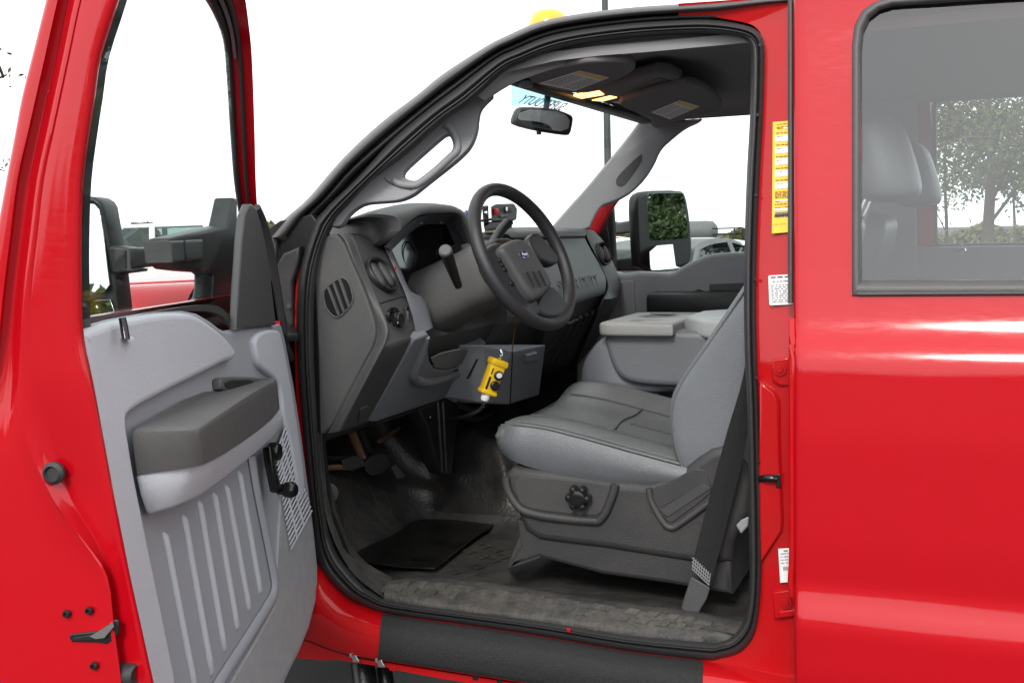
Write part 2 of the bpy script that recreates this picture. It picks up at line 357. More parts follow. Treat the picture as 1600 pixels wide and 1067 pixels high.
# main seal, the closed loop round the opening
so = [(492, 343), (505, 330), (519, 315), (557, 280), (614, 217), (670, 170), (713, 138), (772, 93), (805, 77), (851, 58), (904, 46.5), (986, 36), (1068, 31), (1110, 31), (1148, 36), (1176, 43), (1190, 54), (1196, 72), (1196, 120), (1194, 180), (1190, 250), (1186, 340), (1183, 440), (1184, 547), (1187, 640), (1189, 738), (1192, 800), (1191, 898), (1186, 965), (1176, 1000), (1155, 1021), (1123, 1030), (1097, 1032), (978, 1017), (850, 995), (725, 976), (650, 966), (596, 957), (566, 946), (541, 934), (511, 906), (495, 872), (490, 832), (483, 771), (476, 700), (469, 630), (464, 560), (463, 480), (468, 420), (479, 382)]
si = [(515, 363), (527, 340), (541, 324), (580, 283), (637, 239), (692, 190), (735, 160), (787, 113), (820, 97), (862, 81), (913, 69), (993, 59), (1070, 54), (1112, 54), (1145, 57), (1163, 62), (1172, 71), (1174, 84), (1174, 125), (1172, 190), (1168, 260), (1165, 340), (1163, 440), (1164, 547), (1168, 640), (1170, 738), (1170, 800), (1172, 898), (1168, 950), (1160, 975), (1143, 995), (1122, 1003), (1100, 1003), (978, 992), (850, 971), (725, 955), (650, 945), (604, 937), (580, 924), (560, 909), (530, 872), (516, 841), (509, 810), (503, 765), (497, 690), (493, 625), (490, 560), (490, 490), (494, 437), (503, 393)]
rows = []
for t, f in [(0, .012), (.12, -.006), (.35, -.014), (.48, -.006), (.55, -.001), (.66, -.012), (.85, -.008), (1, .02), (1.03, .05)]:
    rows.append([side(*lerp(a, b, t), f) for a, b in zip(so, si)])
mk('door_opening_seal', g_sheet(rows, 3, 2, closed=True), RUBBER, T, 70, label='black rubber seal round the driver door opening')
mk('seal_lip', g_sheet([[side(*lerp(a, b, t), f) for a, b in zip(so, si)] for t, f in [(.52, .0), (.57, -.0165), (.62, -.0165), (.67, 0)]], 3, 2, closed=True), RUBG, T, 70)
# little dark clip holes down the pillar seal
for x, y in [(1187.5, 71), (1184, 180), (1181, 305), (1180, 436), (1182, 590), (1185, 720)]:
    p = side(x, y, -.0135); mk('seal_clip', g_lathe(p, NY, [(.0001, -.002), (.0032, -.002), (.0032, .002), (.0001, .002)], 8), BLACK, T)
# ---- flank sheet metal behind the seal
def flank(name, pairs, m, off0, off1, rows_t=(0, .33, .66, 1), nu=4, label=None):
    rows = []
    for t in rows_t: rows.append([side(*lerp(a, b, t), off0+(off1-off0)*t) for a, b in pairs])
    return mk(name, g_sheet(rows, nu, 2, ext=V(0, .02, 0)), m, T, 50, label=label)
BP = [((1060, 26), (1060, 6)), ((1110, 27), (1120, 2)), ((1150, 33), (1190, -2)), ((1176, 40), (1262, 6)), ((1189, 54), (1262, 50)), ((1192, 75), (1262, 85)), ((1192, 125), (1262, 125)), ((1189, 190), (1262, 190)), ((1185, 260), (1262, 260)),
      ((1180, 350), (1262, 350)), ((1179, 450), (1262, 450)), ((1180, 547), (1262, 547)), ((1184, 650), (1262, 650)), ((1186, 740), (1262, 740)), ((1188, 800), (1262, 800)), ((1186, 898), (1262, 898)), ((1181, 962), (1262, 975)),
      ((1170, 1000), (1262, 1040)), ((1150, 1018), (1262, 1090)), ((1120, 1028), (1190, 1110)), ((1092, 1030), (1092, 1110))]
pill = flank('body_side_pillar', BP, REDIN, .004, -.012, (0, .1, .35, .7, 1), label='red painted door jamb pillar with yellow and white stickers')
def slab(name, pts, off, th, m, par, bev=.003, it=0, label=None):
    p = [side(x, y, off) for x, y in pts]; c = np.mean(p, axis=0)
    n = unit(V(0, -1, .17 if c[2] > 1.35 else 0))
    return mk(name, g_plate([p], n, th, bev, it), m, par, label=label)
slab('jamb_flange', [(1186, 596), (1197, 603), (1210, 612), (1217, 626), (1219, 720), (1223, 812), (1222, 830), (1188, 880), (1185, 740)], -.012, .02, REDIN, pill, .005)
slab('jamb_flange', [(1206, 562), (1238, 558), (1238, 603), (1218, 603), (1206, 594)], -.012, .012, REDIN, pill, .003)
slab('jamb_flange', [(1207, 925), (1244, 920), (1244, 965), (1210, 967)], -.012, .012, REDIN, pill, .003)
for x, y in [(1219, 577), (1228, 940)]:
    mk('bolt_head', g_lathe(side(x, y, -.0125), NY, [(.0001, 0), (.012, 0), (.012, .004), (.007, .004), (.006, .007), (.0001, .007)], 14), REDIN, pill)
slab('jamb_flange', [(1216, 955), (1246, 951), (1246, 962), (1217, 966)], -.02, .01, REDIN, pill, .003)
mk('door_striker', g_tube([side(1186, 748, -.005), side(1200, 747, -.02), side(1214, 748, -.018)], .0075, 10), GLOSSB, pill)
slab('door_striker_plate', [(1212, 740), (1219, 740), (1220, 762), (1212, 762)], -.016, .006, DKSTEEL, pill, .002)
# stickers
def print_rows(quad, rows, m, off=.0008, lw=.55, seed=3, minw=.02):
    """rows of small print between the corners of quad (tl, tr, br, bl): (v, u0, u1, height)"""
    rnd = random.Random(seed); g = []
    tl, tr, br, bl = quad
    def q(u, v): return tl*(1-u)*(1-v)+tr*u*(1-v)+br*u*v+bl*(1-u)*v
    n = unit(np.cross(bl-tl, tr-tl)); n = n if n @ (CP-tl) > 0 else -n
    for v, u0, u1, hgt in rows:
        u = u0
        while u < u1:
            w_ = min(u1-u, rnd.uniform(minw*2, minw*7)); a, b, c, d = q(u, v), q(u+w_, v), q(u+w_, v+hgt), q(u, v+hgt)
            k = [p+n*off for p in (a, b, c, d)]; g.append((k, [(0, 1, 2, 3)])); u += w_+rnd.uniform(minw, minw*1.7)
    return g
def fld(quad, u0, v0, u1, v1, off):
    tl, tr, br, bl = quad
    def q(u, v): return tl*(1-u)*(1-v)+tr*u*(1-v)+br*u*v+bl*(1-u)*v
    n = unit(np.cross(bl-tl, tr-tl)); n = n if n @ (CP-tl) > 0 else -n
    return ([q(u0, v0)+n*off, q(u1, v0)+n*off, q(u1, v1)+n*off, q(u0, v1)+n*off], [(0, 1, 2, 3)])
Q = [side(1207.5, 191, -.0125), side(1262, 187, -.0125), side(1262, 361, -.0125), side(1206, 365, -.0125)]
st = slab('yellow_certification_sticker', [(1207.5, 191), (1246, 188), (1246, 362), (1206, 365)], -.0125, .001, YELS, pill, .0002, label='long yellow certification sticker on the door jamb')
mk('printed_fields', [fld(Q, .30, .055, .9, .065, .0008)]+[fld(Q, .08, v, .9, v+.055, .0008) for v in (.125, .232, .335, .440, .548)]+[fld(Q, .12, .705, .9, .72, .0008), fld(Q, .06, .78, .9, .80, .0008)], WHITE, pill, 0)
mk('small_print', print_rows(Q, [(.022, .12, .75, .006), (.048, .12, .75, .006), (.06, .12, .3, .006)]+[r for v in (.1, .208, .313, .418, .525) for r in ((v, .1, .72, .007), (v+.035, .12, .28, .006), (v+.02, .6, .72, .006), (v+.055, .6, .72, .006))]
   + [(.63+.013*k, .08, .74, .006) for k in range(5)]+[(.715, .1, .25, .006), (.74, .08, .74, .008), (.77, .08, .56, .007), (.92, .08, .38, .004)], INKO, .0014, minw=.018), INKO, pill, 0)
mk('maker_logo', fld(Q, .09, .815, .48, .852, .0011), INKG, pill, 0)
mk('maker_lettering', g_text('MONROE', side(1210, 339.4, -.0145), side(1240, 337, -.0145)-side(1210, 339.4, -.0145), V(0, .15, .98), .0068, .0002, bold=.0004), INK, pill, 0)
Q2 = [side(1200.5, 430.5, -.0125), side(1262, 427, -.0125), side(1262, 474, -.0125), side(1203, 477, -.0125)]
slab('white_warranty_sticker', [(1200.5, 432), (1202, 430.5), (1239, 428.5), (1239.5, 475.5), (1204, 477), (1202, 475.5)], -.0125, .001, WHITE, pill, .0002, label='white sticker with small grey print on the door jamb')
mk('small_print', print_rows(Q2, [(.055, .06, .62, .04)], INK, .0014, seed=5, minw=.025), INK, pill, 0)
mk('small_print', print_rows(Q2, [(.2, .1, .6, .035)]+[(.33+.062*k, .05, .62, .022) for k in range(10)], INKG, .0014, seed=8, minw=.022), INKG, pill, 0)
Q3 = [side(1216, 857, -.0135), side(1246, 855, -.0135), side(1246, 908, -.0135), side(1219, 910, -.0135)]
slab('white_barcode_sticker', [(1216, 857), (1246, 855), (1246, 908), (1219, 910)], -.0135, .001, WHITE, pill, .0002, label='small white sticker low on the door jamb')
mk('small_print', print_rows(Q3, [(.05, .28, .8, .035)]+[(.14+.09*k, .1, .7, .02) for k in range(4)], INKG, .0014, seed=9, minw=.05), INKG, pill, 0)
mk('printed_bars', [fld(Q3, .22+.05*k, .53, .22+.05*k+.028, .64, .0014) for k in range(12)], INKG, pill, 0)

# ---- rear door
ZY = [(2.1, .04), (1.95, .022), (1.75, -.014), (1.5, -.060), (1.43, -.076), (1.398, -.084), (1.388, -.088), (1.352, -.113), (1.340, -.117), (1.2, -.123), (1.0, -.119), (.918, -.113), (.908, -.113), (.872, -.131), (.860, -.134), (.75, -.128), (.6, -.10), (.45, -.06)]
def skY(z): return float(np.interp(-z, [-a for a, _ in ZY], [b for _, b in ZY]))
_zz = np.linspace(.45, 2.1, 331); _sm = np.array([np.mean([skY(z+d) for d in np.linspace(-.024, .024, 13)]) for z in _zz])
def skY(z): return float(np.interp(z, _zz, _sm))
def skin(x, y, off=0.):
    Y = -.08
    for _ in range(8):
        p = H(x, y, Y=Y); Y = skY(p[2])+off
    return H(x, y, Y=Y)
edge = lambda z: .083-.149*(skY(z)+.1)
wo = [(1333, 440), (1333, 70), (1337, 40), (1349, 18), (1368, 5), (1390, -2), (1700, -24), (1900, -30), (1900, 456), (1336, 462)]
wi = [(1347, 437), (1346, 80), (1349, 50), (1358, 30), (1374, 17), (1396, 10), (1700, -10), (1880, -16), (1880, 434), (1600, 436.5)]
hole = [skin(x, y, .004) for x, y in [(1340, 446), (1340, 72), (1343, 46), (1353, 25), (1371, 11), (1393, 4), (1700, -17), (1890, -23), (1890, 448), (1345, 452)]]
def inpoly(x, z, P_):
    c = False
    for (a, b) in zip(P_, P_[1:]+P_[:1]):
        if (a[2] > z) != (b[2] > z) and x < (b[0]-a[0])*(z-a[2])/(b[2]-a[2])+a[0]: c = not c
    return c
zs = list(np.linspace(.45, 2.1, 190)); ux = [0, .004, .008, .014]+list(np.linspace(.03, 1.15, 86))
vs, fs = [], []
for z in zs:
    e = edge(z)
    for k, u_ in enumerate(ux): vs.append(V(e+u_, skY(z)+(.012, .003, .0008, 0)[k] if k < 4 else skY(z), z))
M_ = len(ux)
for i in range(len(zs)-1):
    for j in range(M_-1):
        c = (vs[i*M_+j]+vs[(i+1)*M_+j+1])/2
        if not inpoly(c[0], c[2], hole): fs.append((i*M_+j, i*M_+j+1, (i+1)*M_+j+1, (i+1)*M_+j))
rd = mk('rear_door', [(vs, fs), g_sheet([[V(edge(z), skY(z)+.012, z), V(edge(z)+.004, skY(z)+.06, z), V(edge(z)+.05, skY(z)+.075, z)] for z in zs[::6]], 1, 1)], RED, T, 45, label='closed red rear door with a tinted side window')
rows = []
n_ = 12
W0 = [(1331, 463), (1331, 250), (1331, 70), (1335, 39), (1348, 16), (1367, 3), (1390, -4), (1700, -26), (1905, -32), (1905, 458), (1600, 462)]
W1 = [(1346, 438), (1346, 250), (1346, 80), (1349, 50), (1358, 30), (1374, 17), (1396, 10), (1700, -10), (1885, -16), (1885, 434), (1600, 437)]
for t, f in [(0, .004), (.08, -.006), (.5, -.009), (.85, -.004), (1, .008), (1.02, .03)]:
    rows.append([skin(*lerp(a, b, t), f) for a, b in zip(W0, W1)])
def dens(rows, k=6):   # straight runs with corners kept: linear subdivision
    out = []
    for r in rows:
        rr = []
        for a, b in zip(r, r[1:]+r[:1]): rr += [a*(1-t/k)+b*t/k for t in range(k)]
        out.append(rr+[r[0]])
    return out
mk('window_trim', g_sheet(dens(rows), 1, 2), RUBG, rd, 50)
slab_p = [skin(x, y, -.008) for x, y in [(1333, 447), (1600, 443.5), (1910, 440), (1910, 456), (1600, 460.5), (1340, 462), (1334, 458)]]
mk('belt_moulding', g_plate([slab_p], V(0, -1, .2), .012, .003), RUBG, rd)
gl = [[skin(x, y, .012) for x in (1338, 1480, 1620, 1760, 1895)] for y in (-20, 100, 220, 340, 452)]
mk('window_glass', g_sheet(gl, 1, 1), RGLASS, rd)
mk('edge_weatherstrip', g_sheet([[side(x, y, f) for y in (-8, 100, 200, 330, 400, 474)] for x, f in ((1231, -.04), (1232.5, -.052), (1236, -.056), (1239.5, -.05), (1242, -.03))], 3, 2), RUBG, rd, 60, label='grey rubber strip down the front edge of the rear door')
mk('hem_edge', g_tube([skin(1238, y, .012) for y in (500, 560, 700, 800, 862)]+[skin(1236, 905, .012), skin(1239, 930, .02)], .0065, 8), REDIN, rd)
# ---- rocker
sil = [(452, 880), (476, 890), (500, 893), (514, 908), (541, 936), (566, 948), (596, 959), (650, 968), (725, 978), (850, 997), (978, 1019), (1097, 1034), (1240, 1058), (1420, 1090)]
bot = [(432, 985), (455, 992), (484, 1000), (505, 1009), (528, 1017), (555, 1024), (590, 1030), (660, 1041), (735, 1053), (850, 1071), (978, 1090), (1097, 1108), (1240, 1130), (1420, 1160)]
def rk(t, f, n0=0, n1=None, sh=0): return [side(x, y+sh, f) for x, y in [lerp(a, b, t) for a, b in zip(sil, bot)][n0:n1]]
mk('rocker_panel', g_sheet([rk(-.12, .02), rk(0, -.004), rk(.1, -.022), rk(.3, -.05), rk(.6, -.062), rk(.9, -.058), rk(1, -.05), rk(1.01, -.03)], 3, 3), REDIN, T, 50, label='red rocker panel below the door opening')
mk('grit_step_pad', g_sheet([rk(.02, -.014, 6, 12), rk(.1, -.028, 6, 12), rk(.3, -.054, 6, 12), rk(.6, -.066, 6, 12), rk(.9, -.062, 6, 12), rk(.985, -.055, 6, 12)], 3, 3, ext=V(0, .012, 0)), GRIT, T, 50, label='black grit covered panel on the sill')
fl0 = [(440, 992), (484, 1003), (505, 1012), (528, 1019), (555, 1027), (590, 1033), (660, 1044), (735, 1056), (850, 1074), (978, 1093), (1097, 1111), (1300, 1145)]
fl1 = [(440, 1025), (484, 1029), (505, 1031), (528, 1030), (555, 1035), (590, 1040), (660, 1054), (735, 1067), (850, 1086), (978, 1107), (1097, 1127), (1300, 1160)]
mk('rocker_flange', g_sheet([mapp(side, fl0, -.03), mapp(side, fl1, -.03)], 3, 2, ext=V(0, .008, 0)), REDIN, T, 40)
for k, (x, y) in enumerate([(612, 1043), (690, 1056), (742, 1058), (780, 1063)]):
    slab('flange_notch', [(x-4, y-5), (x+5, y-4), (x+5, y+5), (x-4, y+4)], -.0312, .004, BLACK if k > 1 else REDIN, T, .001)
for x, y in [(552, 1025), (592, 1033)]:
    cl = slab('rocker_clip', [(x-5, y-7), (x+3, y-7), (x+5, y+2), (x+9, y+7), (x+8, y+10), (x-1, y+9), (x-2, y+3), (x-7, y+1)], -.052, .006, STEEL, T, .0015)
    mk('clip_screw', g_lathe(side(x-1, y-3, -.052), V(-.3, -1, .2), [(.0001, 0), (.004, 0), (.004, .006), (.0001, .006)], 10), CHROME, cl)
# step bracket and chassis below
mk('step_bracket', [g_tube([H(566, 1034, Y=.06), H(575, 1100, Y=.02), H(590, 1200, Y=0)], .03, 12), g_tube([H(600, 1043, Y=.10), H(612, 1110, Y=.06), H(640, 1200, Y=.04)], .02, 10)], DKSTEEL, T)
mk('frame_rail', g_box(V(-.2, .45, .55), (3.2, .09, .2)), BLACK, T)
mk('floor_pan', g_box(V(.05, .86, .69), (2.2, 1.58, .03)), BLACK, T)
mk('hinge_pillar', [g_plate([[side(x, y, .03) for x, y in [(408, 372), (450, 345), (500, 335), (520, 365), (500, 400), (492, 560), (495, 700), (505, 800), (540, 890), (480, 900), (425, 900), (425, 560)]]], NY, .02, .003)], BLACK, T)
mk('hinge_pillar_skin', g_sheet([[side(x, y, .012) for x, y in l] for l in ([(493, 340), (478, 384), (466, 425), (461, 470), (461, 560), (464, 640), (474, 760), (484, 860)], [(506, 345), (492, 390), (485, 430), (480, 480), (480, 560), (484, 640), (494, 760), (504, 860)])], 3, 1, ext=V(0, .015, 0)), REDIN, T)
mk('hinge_cover', [g_plate([[side(x, y, -.01) for x, y in [(432, 420), (446, 396), (470, 385), (466, 412), (456, 440), (455, 520), (446, 540), (434, 520)]]], V(.3, -1, 0), .03, .006)], RUBBER, T)
mk('door_wiring_boot', g_tube([side(430, 372, .0), side(428, 410, -.02), side(436, 470, -.01), side(446, 560, -.02)], .009, 8), BLACK, T)
mk('door_check_link', g_box(side(452, 520, -.03), (.07, .03, .02), frame(V(.2, -.2, 1)), .004), BLACK, T)
mk('cowl_end', g_tube([side(415, 372, .02), side(440, 358, .03), side(476, 338, .04), side(492, 330, .045)], .016, 8), RUBBER, T)
for x, y in [(436, 418), (434, 462), (452, 478)]: mk('hinge_bolt', g_lathe(side(x, y, -.012), V(.3, -1, 0), [(.0001, 0), (.006, 0), (.006, .004), (.0001, .004)], 8), DKPL, T)
# ---- fender and hood ahead of the cab
def fen(x): return 1.49-.03*max(0, -x-1.25)
fr = []
for Yo, dz in [(-.10, -.62), (-.11, -.3), (-.105, -.10), (-.085, -.045), (-.05, -.008), (0, 0), (.06, -.012), (.075, -.02)]:
    fr.append([V(x, Yo, fen(x)+dz) for x in np.linspace(-1.30, -2.45, 14)])
mk('front_fender', g_sheet(fr, 1, 3), RED, T, 45, label='red front fender seen through the open door window')
hr = []
for Yo, dz in [(.083, -.03), (.09, 0), (.12, .006), (.3, .02), (.85, .05), (1.4, .02), (1.61, 0)]:
    hr.append([V(x, Yo, fen(x)+dz-(.0 if x < -1.5 else .0)) for x in np.linspace(-1.42, -2.5, 10)])
mk('hood', g_sheet(hr, 1, 3), RED, T, 45, label='red hood seen through the open door window')
mk('cowl_side', g_sheet([[V(x, Yo, z) for x in np.linspace(-1.295, -1.12, 5)] for Yo, z in [(-.09, .9), (-.1, 1.25), (-.095, 1.40), (-.07, 1.455), (-.03, 1.485), (.05, 1.49)]], 1, 3), RED, T, 45)
mk('cowl_grille', g_box(V(-1.28, .86, 1.485), (.3, 1.5, .02)), RUBBER, T)
mk('fender_front', g_box(V(-2.47, .8, 1.1), (.05, 1.75, .75), bev=.02), RED, T)
mk('far_fender', g_sheet([[V(x, Yo, fen(x)+dz) for x in np.linspace(-1.15, -2.45, 8)] for Yo, dz in [(1.6, -.01), (1.7, 0), (1.78, -.05), (1.81, -.3), (1.80, -.62)]], 1, 3), RED, T, 45)
# wheels of the truck
for X, Y, nm in [(-2.0, .08, 'wheel'), (-2.0, 1.62, 'wheel')]:
    wv = mk('wheel', g_lathe(V(X, Y-.13, .45), V(0, 1, 0), [(.25, 0), (.40, 0), (.44, .03), (.45, .08), (.45, .2), (.42, .26), (.25, .26)], 40), TYRE, T)
    mk('rim', g_lathe(V(X, Y-.12, .45), V(0, 1, 0), [(.03, -.01), (.12, -.01), (.15, .03), (.22, .04), (.255, 0), (.255, .2), (.03, .2)], 32), STEEL, wv)
# ================================================================== open driver door
LD = .92

# latch end face (columns of points across it; d is the distance along the door)
ys = [-120, -60, 0, 87, 152, 205, 280, 370, 450, 527, 601, 690, 780, 850, 900, 980, 1067, 1150, 1260]
cR = np.interp(ys, [-120, 0, 87, 205, 280, 370, 454, 527, 601, 780, 900, 1067, 1260], [214, 186, 158.5, 140.5, 131, 127.5, 128, 131, 146, 179, 203, 240, 285])
cO = np.interp(ys, [-120, 0, 152, 278, 400, 600, 760, 1090, 1260], [104, 72, 34, 10, -12, -44, -56, -66, -66])
cg0 = np.interp(ys, [-120, 0, 280, 480, 600, 700, 1260], [122, 90, 27, 2, -8, -16, -20])
cg1 = np.interp(ys, [-120, 0, 280, 480, 600, 700, 1260], [140, 106, 49, 24, 18, 6, 2])
cg2 = np.interp(ys, [-120, 0, 280, 480, 600, 700, 760, 890, 1067, 1260], [156, 118, 58, 34, 30, 38, 62, 154, 176, 190])
cg3 = np.interp(ys, [-120, 0, 280, 480, 600, 760, 870, 1067, 1260], [170, 132, 74, 52, 64, 104, 170, 196, 215])
def de(cs, d, s=0): return [dd(x+s, y, d) for x, y in zip(cs, ys)]
dep = lambda a: np.interp(ys, [-120, 560, 700, 800, 1260], [a, a, 0, 0, 0])
def dv(cs, dl, s=0): return [dd(x+s, y, d) for x, y, d in zip(cs, ys, dl)]
L = np.array([LD]*len(ys))
low = np.interp(ys, [-120, 640, 740, 1260], [0, 0, 1, 1])
rowsE = [dv(cO, L-.05), dv(cO, L-.012), dv(cO+5, L-.003), dv(cg0, L-.002), dv(cg0+4, L-dep(.012)-.001), dv(cg1, L-dep(.02)), dv(cg1+6, L-dep(.01)),
         dv(cg2, L-.001+low*.0), dv(cg2+7, L+low*.004), dv(cg3-6, L-.002-low*.016), dv(cg3, L-low*.016), dv((cg3*.45+cR*.55), L-low*.014), dv(cR-7, L-.004-low*.006), dv(cR-2, L-.012), [p-hd*.008-hn*.006 for p in dv(cR, L-.014)], [p-hd*.03-hn*.05 for p in dv(cR, L-.014)]]
DOOR = mk('driver_door', [g_sheet(rowsE, 3, 2)], RED, T, 55, label='open red driver door seen from its latch edge, grey trim inside')
D_ = DOOR
# outer skin of the door, bottom and hinge edge: a real closed slab
def dp(d, n, z): return HO+hd*d+hn*n+V(0, 0, z)
def lean(z): return .055*(1.42-z)/.65 if z < 1.42 else (z-1.42)*-.0
osk = []
for z, n in [(.70, -.15), (.82, -.165), (1.05, -.17), (1.3, -.165), (1.43, -.14), (1.46, -.12), (1.465, -.09)]:
    osk.append([dp(d, n+.0, z) for d in np.linspace(.0, LD-.03, 8)])
mk('door_outer_panel', g_sheet(osk, 1, 3, ext=hn*.012), RED, D_, 45)
mk('door_inner_shell', [g_plate([[dp(a, b, c) for a, b, c in [(.0, -.01, .735), (LD-.04, -.01, .7), (LD-.04, -.05, 1.40), (.0, -.05, 1.36)]]], hn, .006, .001),
                        g_plate([[dp(a, b, c) for a, b, c in [(.0, .0, .72), (LD-.04, .0, .69), (LD-.04, -.15, .70), (.0, -.15, .72)]]], V(0, 0, -1), .006, .001),
                        g_plate([[dp(.0, b, c) for b, c in [(.02, .72), (.0, 1.40), (-.13, 1.40), (-.15, .72)]]], -hd, .006, .001)], REDIN, D_)
# screws, bumpers, latch on the end face
def end(name, x, y, prof, m, par=D_, d=LD-.012, seg=20): return mk(name, g_lathe(dd(x, y, d), hd, prof, seg), m, par)
b = end('rubber_bumper', 86, 738, [(.0001, 0), (.0165, 0), (.0165, .006), (.0115, .011), (.0095, .006), (.0001, .006)], RUBBER, d=LD-.004)
for x, y in [(105, 958), (140, 953), (148, 1039)]:
    s_ = end('latch_screw', x, y, [(.0001, 0), (.0062, 0), (.0062, .003), (.0045, .006), (.003, .006), (.0028, .003), (.0001, .003)], DKSTEEL, d=LD+.001, seg=16)
mk('latch_plate', g_plate([[dd(x, y, LD+.002) for x, y in [(107, 995), (111, 990), (140, 987), (156, 985), (178, 967), (185, 969), (186, 988), (180, 997), (166, 1006), (152, 1004), (112, 1003)]]], hd, .006, .002), DKSTEEL, D_, label='open metal door latch')
mk('latch_slot', g_plate([[dd(x, y, LD+.0032) for x, y in [(114, 996), (140, 992), (160, 988), (178, 974), (181, 985), (170, 992), (162, 1001), (138, 1000), (114, 1001)]]], hd, .003, .001), BLACK, D_)
mk('latch_claw', g_hull([dd(x, y, LD+d) for d in (.002, .008) for x, y in [(140, 994), (158, 990), (176, 972), (178, 978), (163, 996), (150, 998)]]), STEEL, D_)
mk('door_stop', g_lathe(dd(186, 1050, LD-.02), hn*.9+hd*.25, [(.0001, 0), (.0165, 0), (.0175, .004), (.0175, .03), (.014, .034), (.009, .028), (.0001, .028)], 20), RUBBER, D_)
# window frame: rear upright is the end face; front upright and top rail
fO = [(402, 335, .05), (399, 280, .12), (397, 200, .2), (393, 92, .3), (388, 40, .36), (380, -10, .42), (362, -50, .50), (330, -84, .58), (280, -110, .68), (214, -128, .80)]
fM = [(388, 332, .05), (386, 280, .12), (383, 200, .2), (377, 92, .3), (370, 46, .36), (356, 0, .42), (336, -34, .50), (305, -64, .58), (262, -88, .68), (206, -104, .80)]
fI = [(373, 332, .05), (366, 280, .12), (360, 200, .2), (353, 92, .3), (346, 50, .36), (327, 8, .42), (305, -22, .50), (278, -48, .58), (240, -70, .68), (196, -84, .80)]
fq = lambda A, s=0: [dd(x+s, y, d) for x, y, d in A]
def mixf(t): return [tuple(np.array(a)*(1-t)+np.array(b)*t) for a, b in zip(fO, fI)]
mk('window_frame', g_sheet([fq(mixf(-.02)), fq(mixf(.02)), fq(mixf(.2)), fq(mixf(.36)), fq(mixf(.4))], 3, 2, ext=-hd*.0-hn*.02+V(0, 0, -.0)), RED, D_, 50)
ch_ = [fq([(x, y, d+.012*k) for x, y, d in mixf(t)]) for t, k in [(.36, .3), (.44, 1), (.5, .9), (.56, -.2), (.72, -.3), (.80, .8), (.92, 1), (1.0, .6), (1.03, -1)]]
mk('glass_channel', g_sheet(ch_, 3, 2), RUBBER, D_, 50, label='black rubber window channel of the open door')
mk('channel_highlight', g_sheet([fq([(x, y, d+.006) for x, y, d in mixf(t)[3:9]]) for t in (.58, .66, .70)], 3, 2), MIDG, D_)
# rear glass channel behind the end face
mk('rear_glass_channel', g_sheet([[dd(x+s, y, LD-.06) for x, y in zip(cR[:11], ys[:11])] for s in (-6, 1.5)], 3, 1, ext=-hd*.02), BLACK, D_)
# sail panel
mk('sail_panel', g_plate([[dn(x, y, .012, False) for x, y in [(390, 319), (395, 319), (401, 325), (408, 348), (418, 392), (425, 445), (432, 508), (370, 514), (374, 440), (378, 380), (383, 335)]]], hn, .018, .005, 0), DKPL, D_, label='charcoal sail panel behind the mirror')
mk('sail_seal', g_tube([dn(x, y, .0, False) for x, y in [(401, 324), (412, 350), (423, 392), (432, 445), (441, 505), (447, 540), (455, 560)]], .009, 8), RUBBER, D_)
mk('wiper_lip', g_sheet([[dn(x, y, -.004) for x, y in [(124, 514), (187, 499), (245, 486.5), (300, 478), (340, 478), (366, 500)]], [dn(x, y, -.004) for x, y in [(124, 520), (187, 506), (245, 494), (300, 486), (340, 490), (366, 512)]]], 3, 1, ext=-hn*.01), RUBBER, D_)
# door glass
g0, g1, g2 = dd(372, 515, .1), dd(126, 524, LD-.05), dd(186, 0, LD-.05); gn = np.cross(g1-g0, g2-g0); gn = unit(gn if gn @ hn > 0 else -gn)
mk('door_glass', g_plate([[pl(x, y, g0, gn) for x, y in [(374, 520), (369, 280), (357, 92), (349, 50), (330, 4), (284, -50), (204, -86), (186, 0), (158, 87), (129, 290), (126, 400), (124, 527)]]], gn, .004, .0005), GLASS, D_, label='door window glass, fully up')
# ---- trim
TO = [(128.5, 524), (130, 514), (158, 505), (187, 497), (245, 486.5), (286, 484.5), (309, 489), (329.5, 501), (345, 513), (354, 517), (372, 514), (390, 511), (440, 506), (446, 528), (460, 601), (472, 680), (484, 770), (492, 835), (497, 885), (497, 929), (484, 981), (468, 1020), (452, 1052), (440, 1080), (425, 1120), (245, 1135), (234, 1067), (210, 950), (175, 780), (143, 601)]
mk('trim_panel', g_plate([mapp(dn, TO, .0)], hl_, .03, .008), TRIML, D_, label='blue grey inner door trim')
BO = [(131, 527), (133, 517), (160, 508), (187, 500), (245, 489.5), (286, 487.5), (307, 491), (326, 503), (343, 516), (358, 530), (371, 548), (368, 563), (352, 566), (340, 573), (322, 582), (262, 612), (201, 645), (199, 662), (204, 690), (212, 742), (224, 800), (240, 880), (262, 985), (282, 1085), (258, 1130), (247, 1130), (236, 1067), (212, 950), (177.5, 780), (145.5, 601)]
mk('upper_bolster', g_plate([chaikin(mapp(dn, BO, .022), 2)], hl_, .03, .012, 0, 4), TRIM, D_)
FO = [(398, 520), (437, 512), (442, 530), (456, 601), (468, 680), (479, 765), (470, 790), (455, 690), (444, 650), (440, 602), (428, 588), (410, 576), (402, 560)]
mk('front_bolster', g_plate([chaikin(mapp(dn, FO, .014), 2)], hl_, .02, .008, 0, 4), TRIM, D_)
